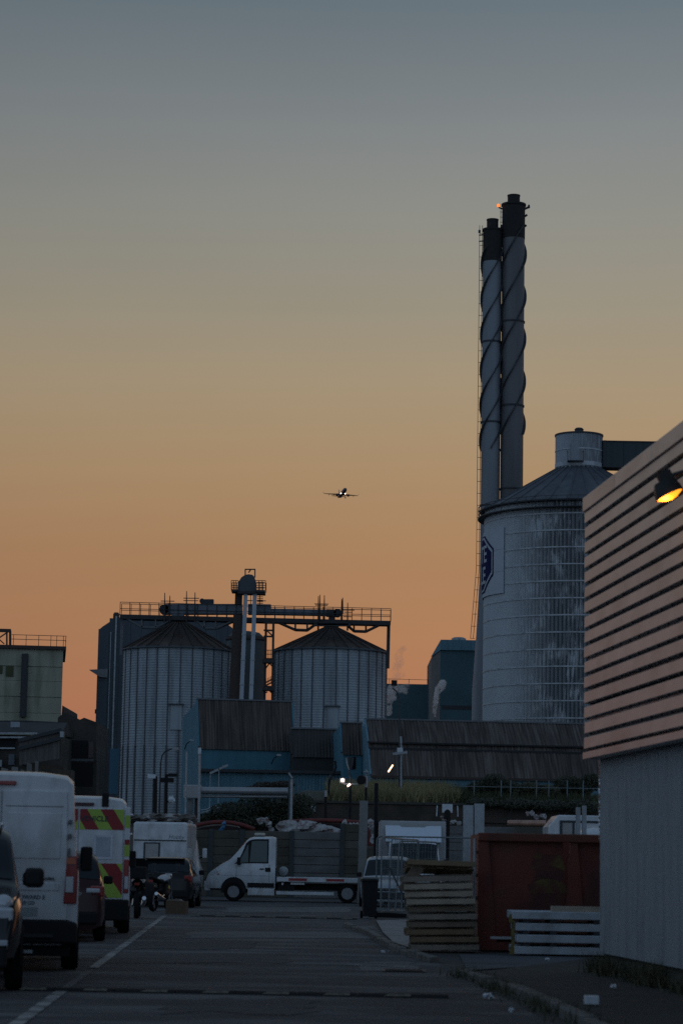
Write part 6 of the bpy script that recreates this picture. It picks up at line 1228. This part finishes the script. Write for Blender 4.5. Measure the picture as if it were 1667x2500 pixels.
steam('white steam billowing beside the lower right edge of the right grain silo', 262, [(949,1740,7),(948,1728,8),(948,1716,8),(950,1704,9),(953,1694,10),(960,1704,7),(956,1684,11),(966,1680,10),(976,1682,9),(986,1680,8),(994,1675,6),(990,1690,5)], 2.4, 2)
steam('thin grey steam drifting up into the sky right of the grain silo', 266, [(962,1660,8),(970,1650,9),(980,1646,8),(966,1638,9),(970,1626,10),(978,1616,9),(972,1604,9),(976,1592,8),(984,1584,7)], .5, 3)
# ------------------------------------------------------------------ airliner on approach
aY = 1970.0; ap = P(835,1205,aY); t = thing('airliner', 'twin-engined airliner on approach with landing lights on', 'aeroplane', ap); t.rotation_euler = (R(-4), R(1.3), R(9.5))
pl = M('airliner_paint', (.09,.09,.12), .35, .1, .1, .3); pld = M('airliner_dark', (.05,.035,.04), .5, .1, .1, .3)
# local: nose towards -y (camera), wings along x
prof = [(-18,.05,0),(-17.4,.6,-.1),(-16.2,1.15,-.05),(-14.5,1.55,0),(-12,1.75,0),(8,1.75,0),(13,1.2,.4),(17,.45,.9),(18,.15,1)]
MB().rings([[V(r*math.cos(a), y, dz+r*1.05*math.sin(a)) for a in [2*math.pi*k/20 for k in range(20)]] for y, r, dz in prof]).build('fuselage', pl, t, smooth=50)
for s in (-1,1):
    w = MB(); st_ = [(1.3,-3.2,5.6,-1.15,.75),(5,-1.2,4.2,-.8,.5),(14,4.0,1.6,.1,.18)]
    w.rings([[V(s*x, y0, z), V(s*x, y0+c_*.35, z+h), V(s*x, y0+c_, z), V(s*x, y0+c_*.35, z-h*.6)] for x, y0, c_, z, h in st_]); wg = w.build('wing', pld, t, smooth=30)
    w = MB(); w.rings([[V(s*x, y0, z), V(s*(x-.1), y0+.5, z), V(s*x, y0+c_, z), V(s*(x+.06), y0+.5, z)] for x, y0, c_, z in ((14,4.0,1.6,.1),(14.6,4.6,1.2,.8),(15.0,5.4,.7,2.1))]); w.build('winglet', pl, wg)
    MB().lathe([(.5,-2.2),(.85,-2.3),(.95,-1.6),(.9,.2),(.5,1.4),(.3,1.6)], 18, (s*4.6,-2.0,-1.9), axis='y').build('engine', pld, t, smooth=50)
    w = MB(); w.rings([[V(s*x, y0, z), V(s*x, y0+c_*.35, z+.14), V(s*x, y0+c_, z), V(s*x, y0+c_*.35, z-.12)] for x, y0, c_, z in ((.3,13.2,3.4,1.0),(6.0,16.6,1.4,1.6))]); w.build('tailplane', pld, t)
    g_ = MB(); g_.tube([(s*2.9,1.0,-1.2),(s*2.9,1.0,-3.2)], .14, 8); lg = g_.build('landing_gear', rubber, t)
    for q_ in (-.35,.35): MB().lathe([(.1,-.16),(.5,-.16),(.5,.16),(.1,.16)], 14, (s*2.9+q_,1.0,-3.2), axis='x').build('wheel', rubber, lg)
    MB().lathe([(.001,-.5),(.26,-.4),(.3,-.1),(.001,.1)], 14, (s*1.75,-4.2,-.95), axis='y').build('landing_light', E('landing_light', (1,.8,.62), 10.0), t, smooth=60)
    for x in (6.4,10.2): MB().tube([(s*x,1.2+.38*(x-5),-1.15+.08*x*.4),(s*x,4.8+.3*(x-5),-1.3+.08*x*.4)], [.22,.1], 8).build('flap_fairing', pld, t)
w = MB(); w.rings([[V(0,y0,z), V(.16,y0+c_*.35,z), V(0,y0+c_,z), V(-.16,y0+c_*.35,z)] for y0, c_, z in ((10.5,6.0,1.4),(13.2,4.0,4.0),(15.4,2.4,7.0))]); w.build('tail_fin', pl, t)
g_ = MB(); g_.tube([(0,-13.5,-1.4),(0,-13.5,-2.9)], .1, 8); g_.build('nose_gear', rubber, t)
mb = MB(); mb.rings([[V(x*1.2, -16.6+abs(x)*.9, z+.0) for x in (-1,-.5,0,.5,1)] for z in (.55,.95)], False, False); mb.build('cockpit_window', glass, t)
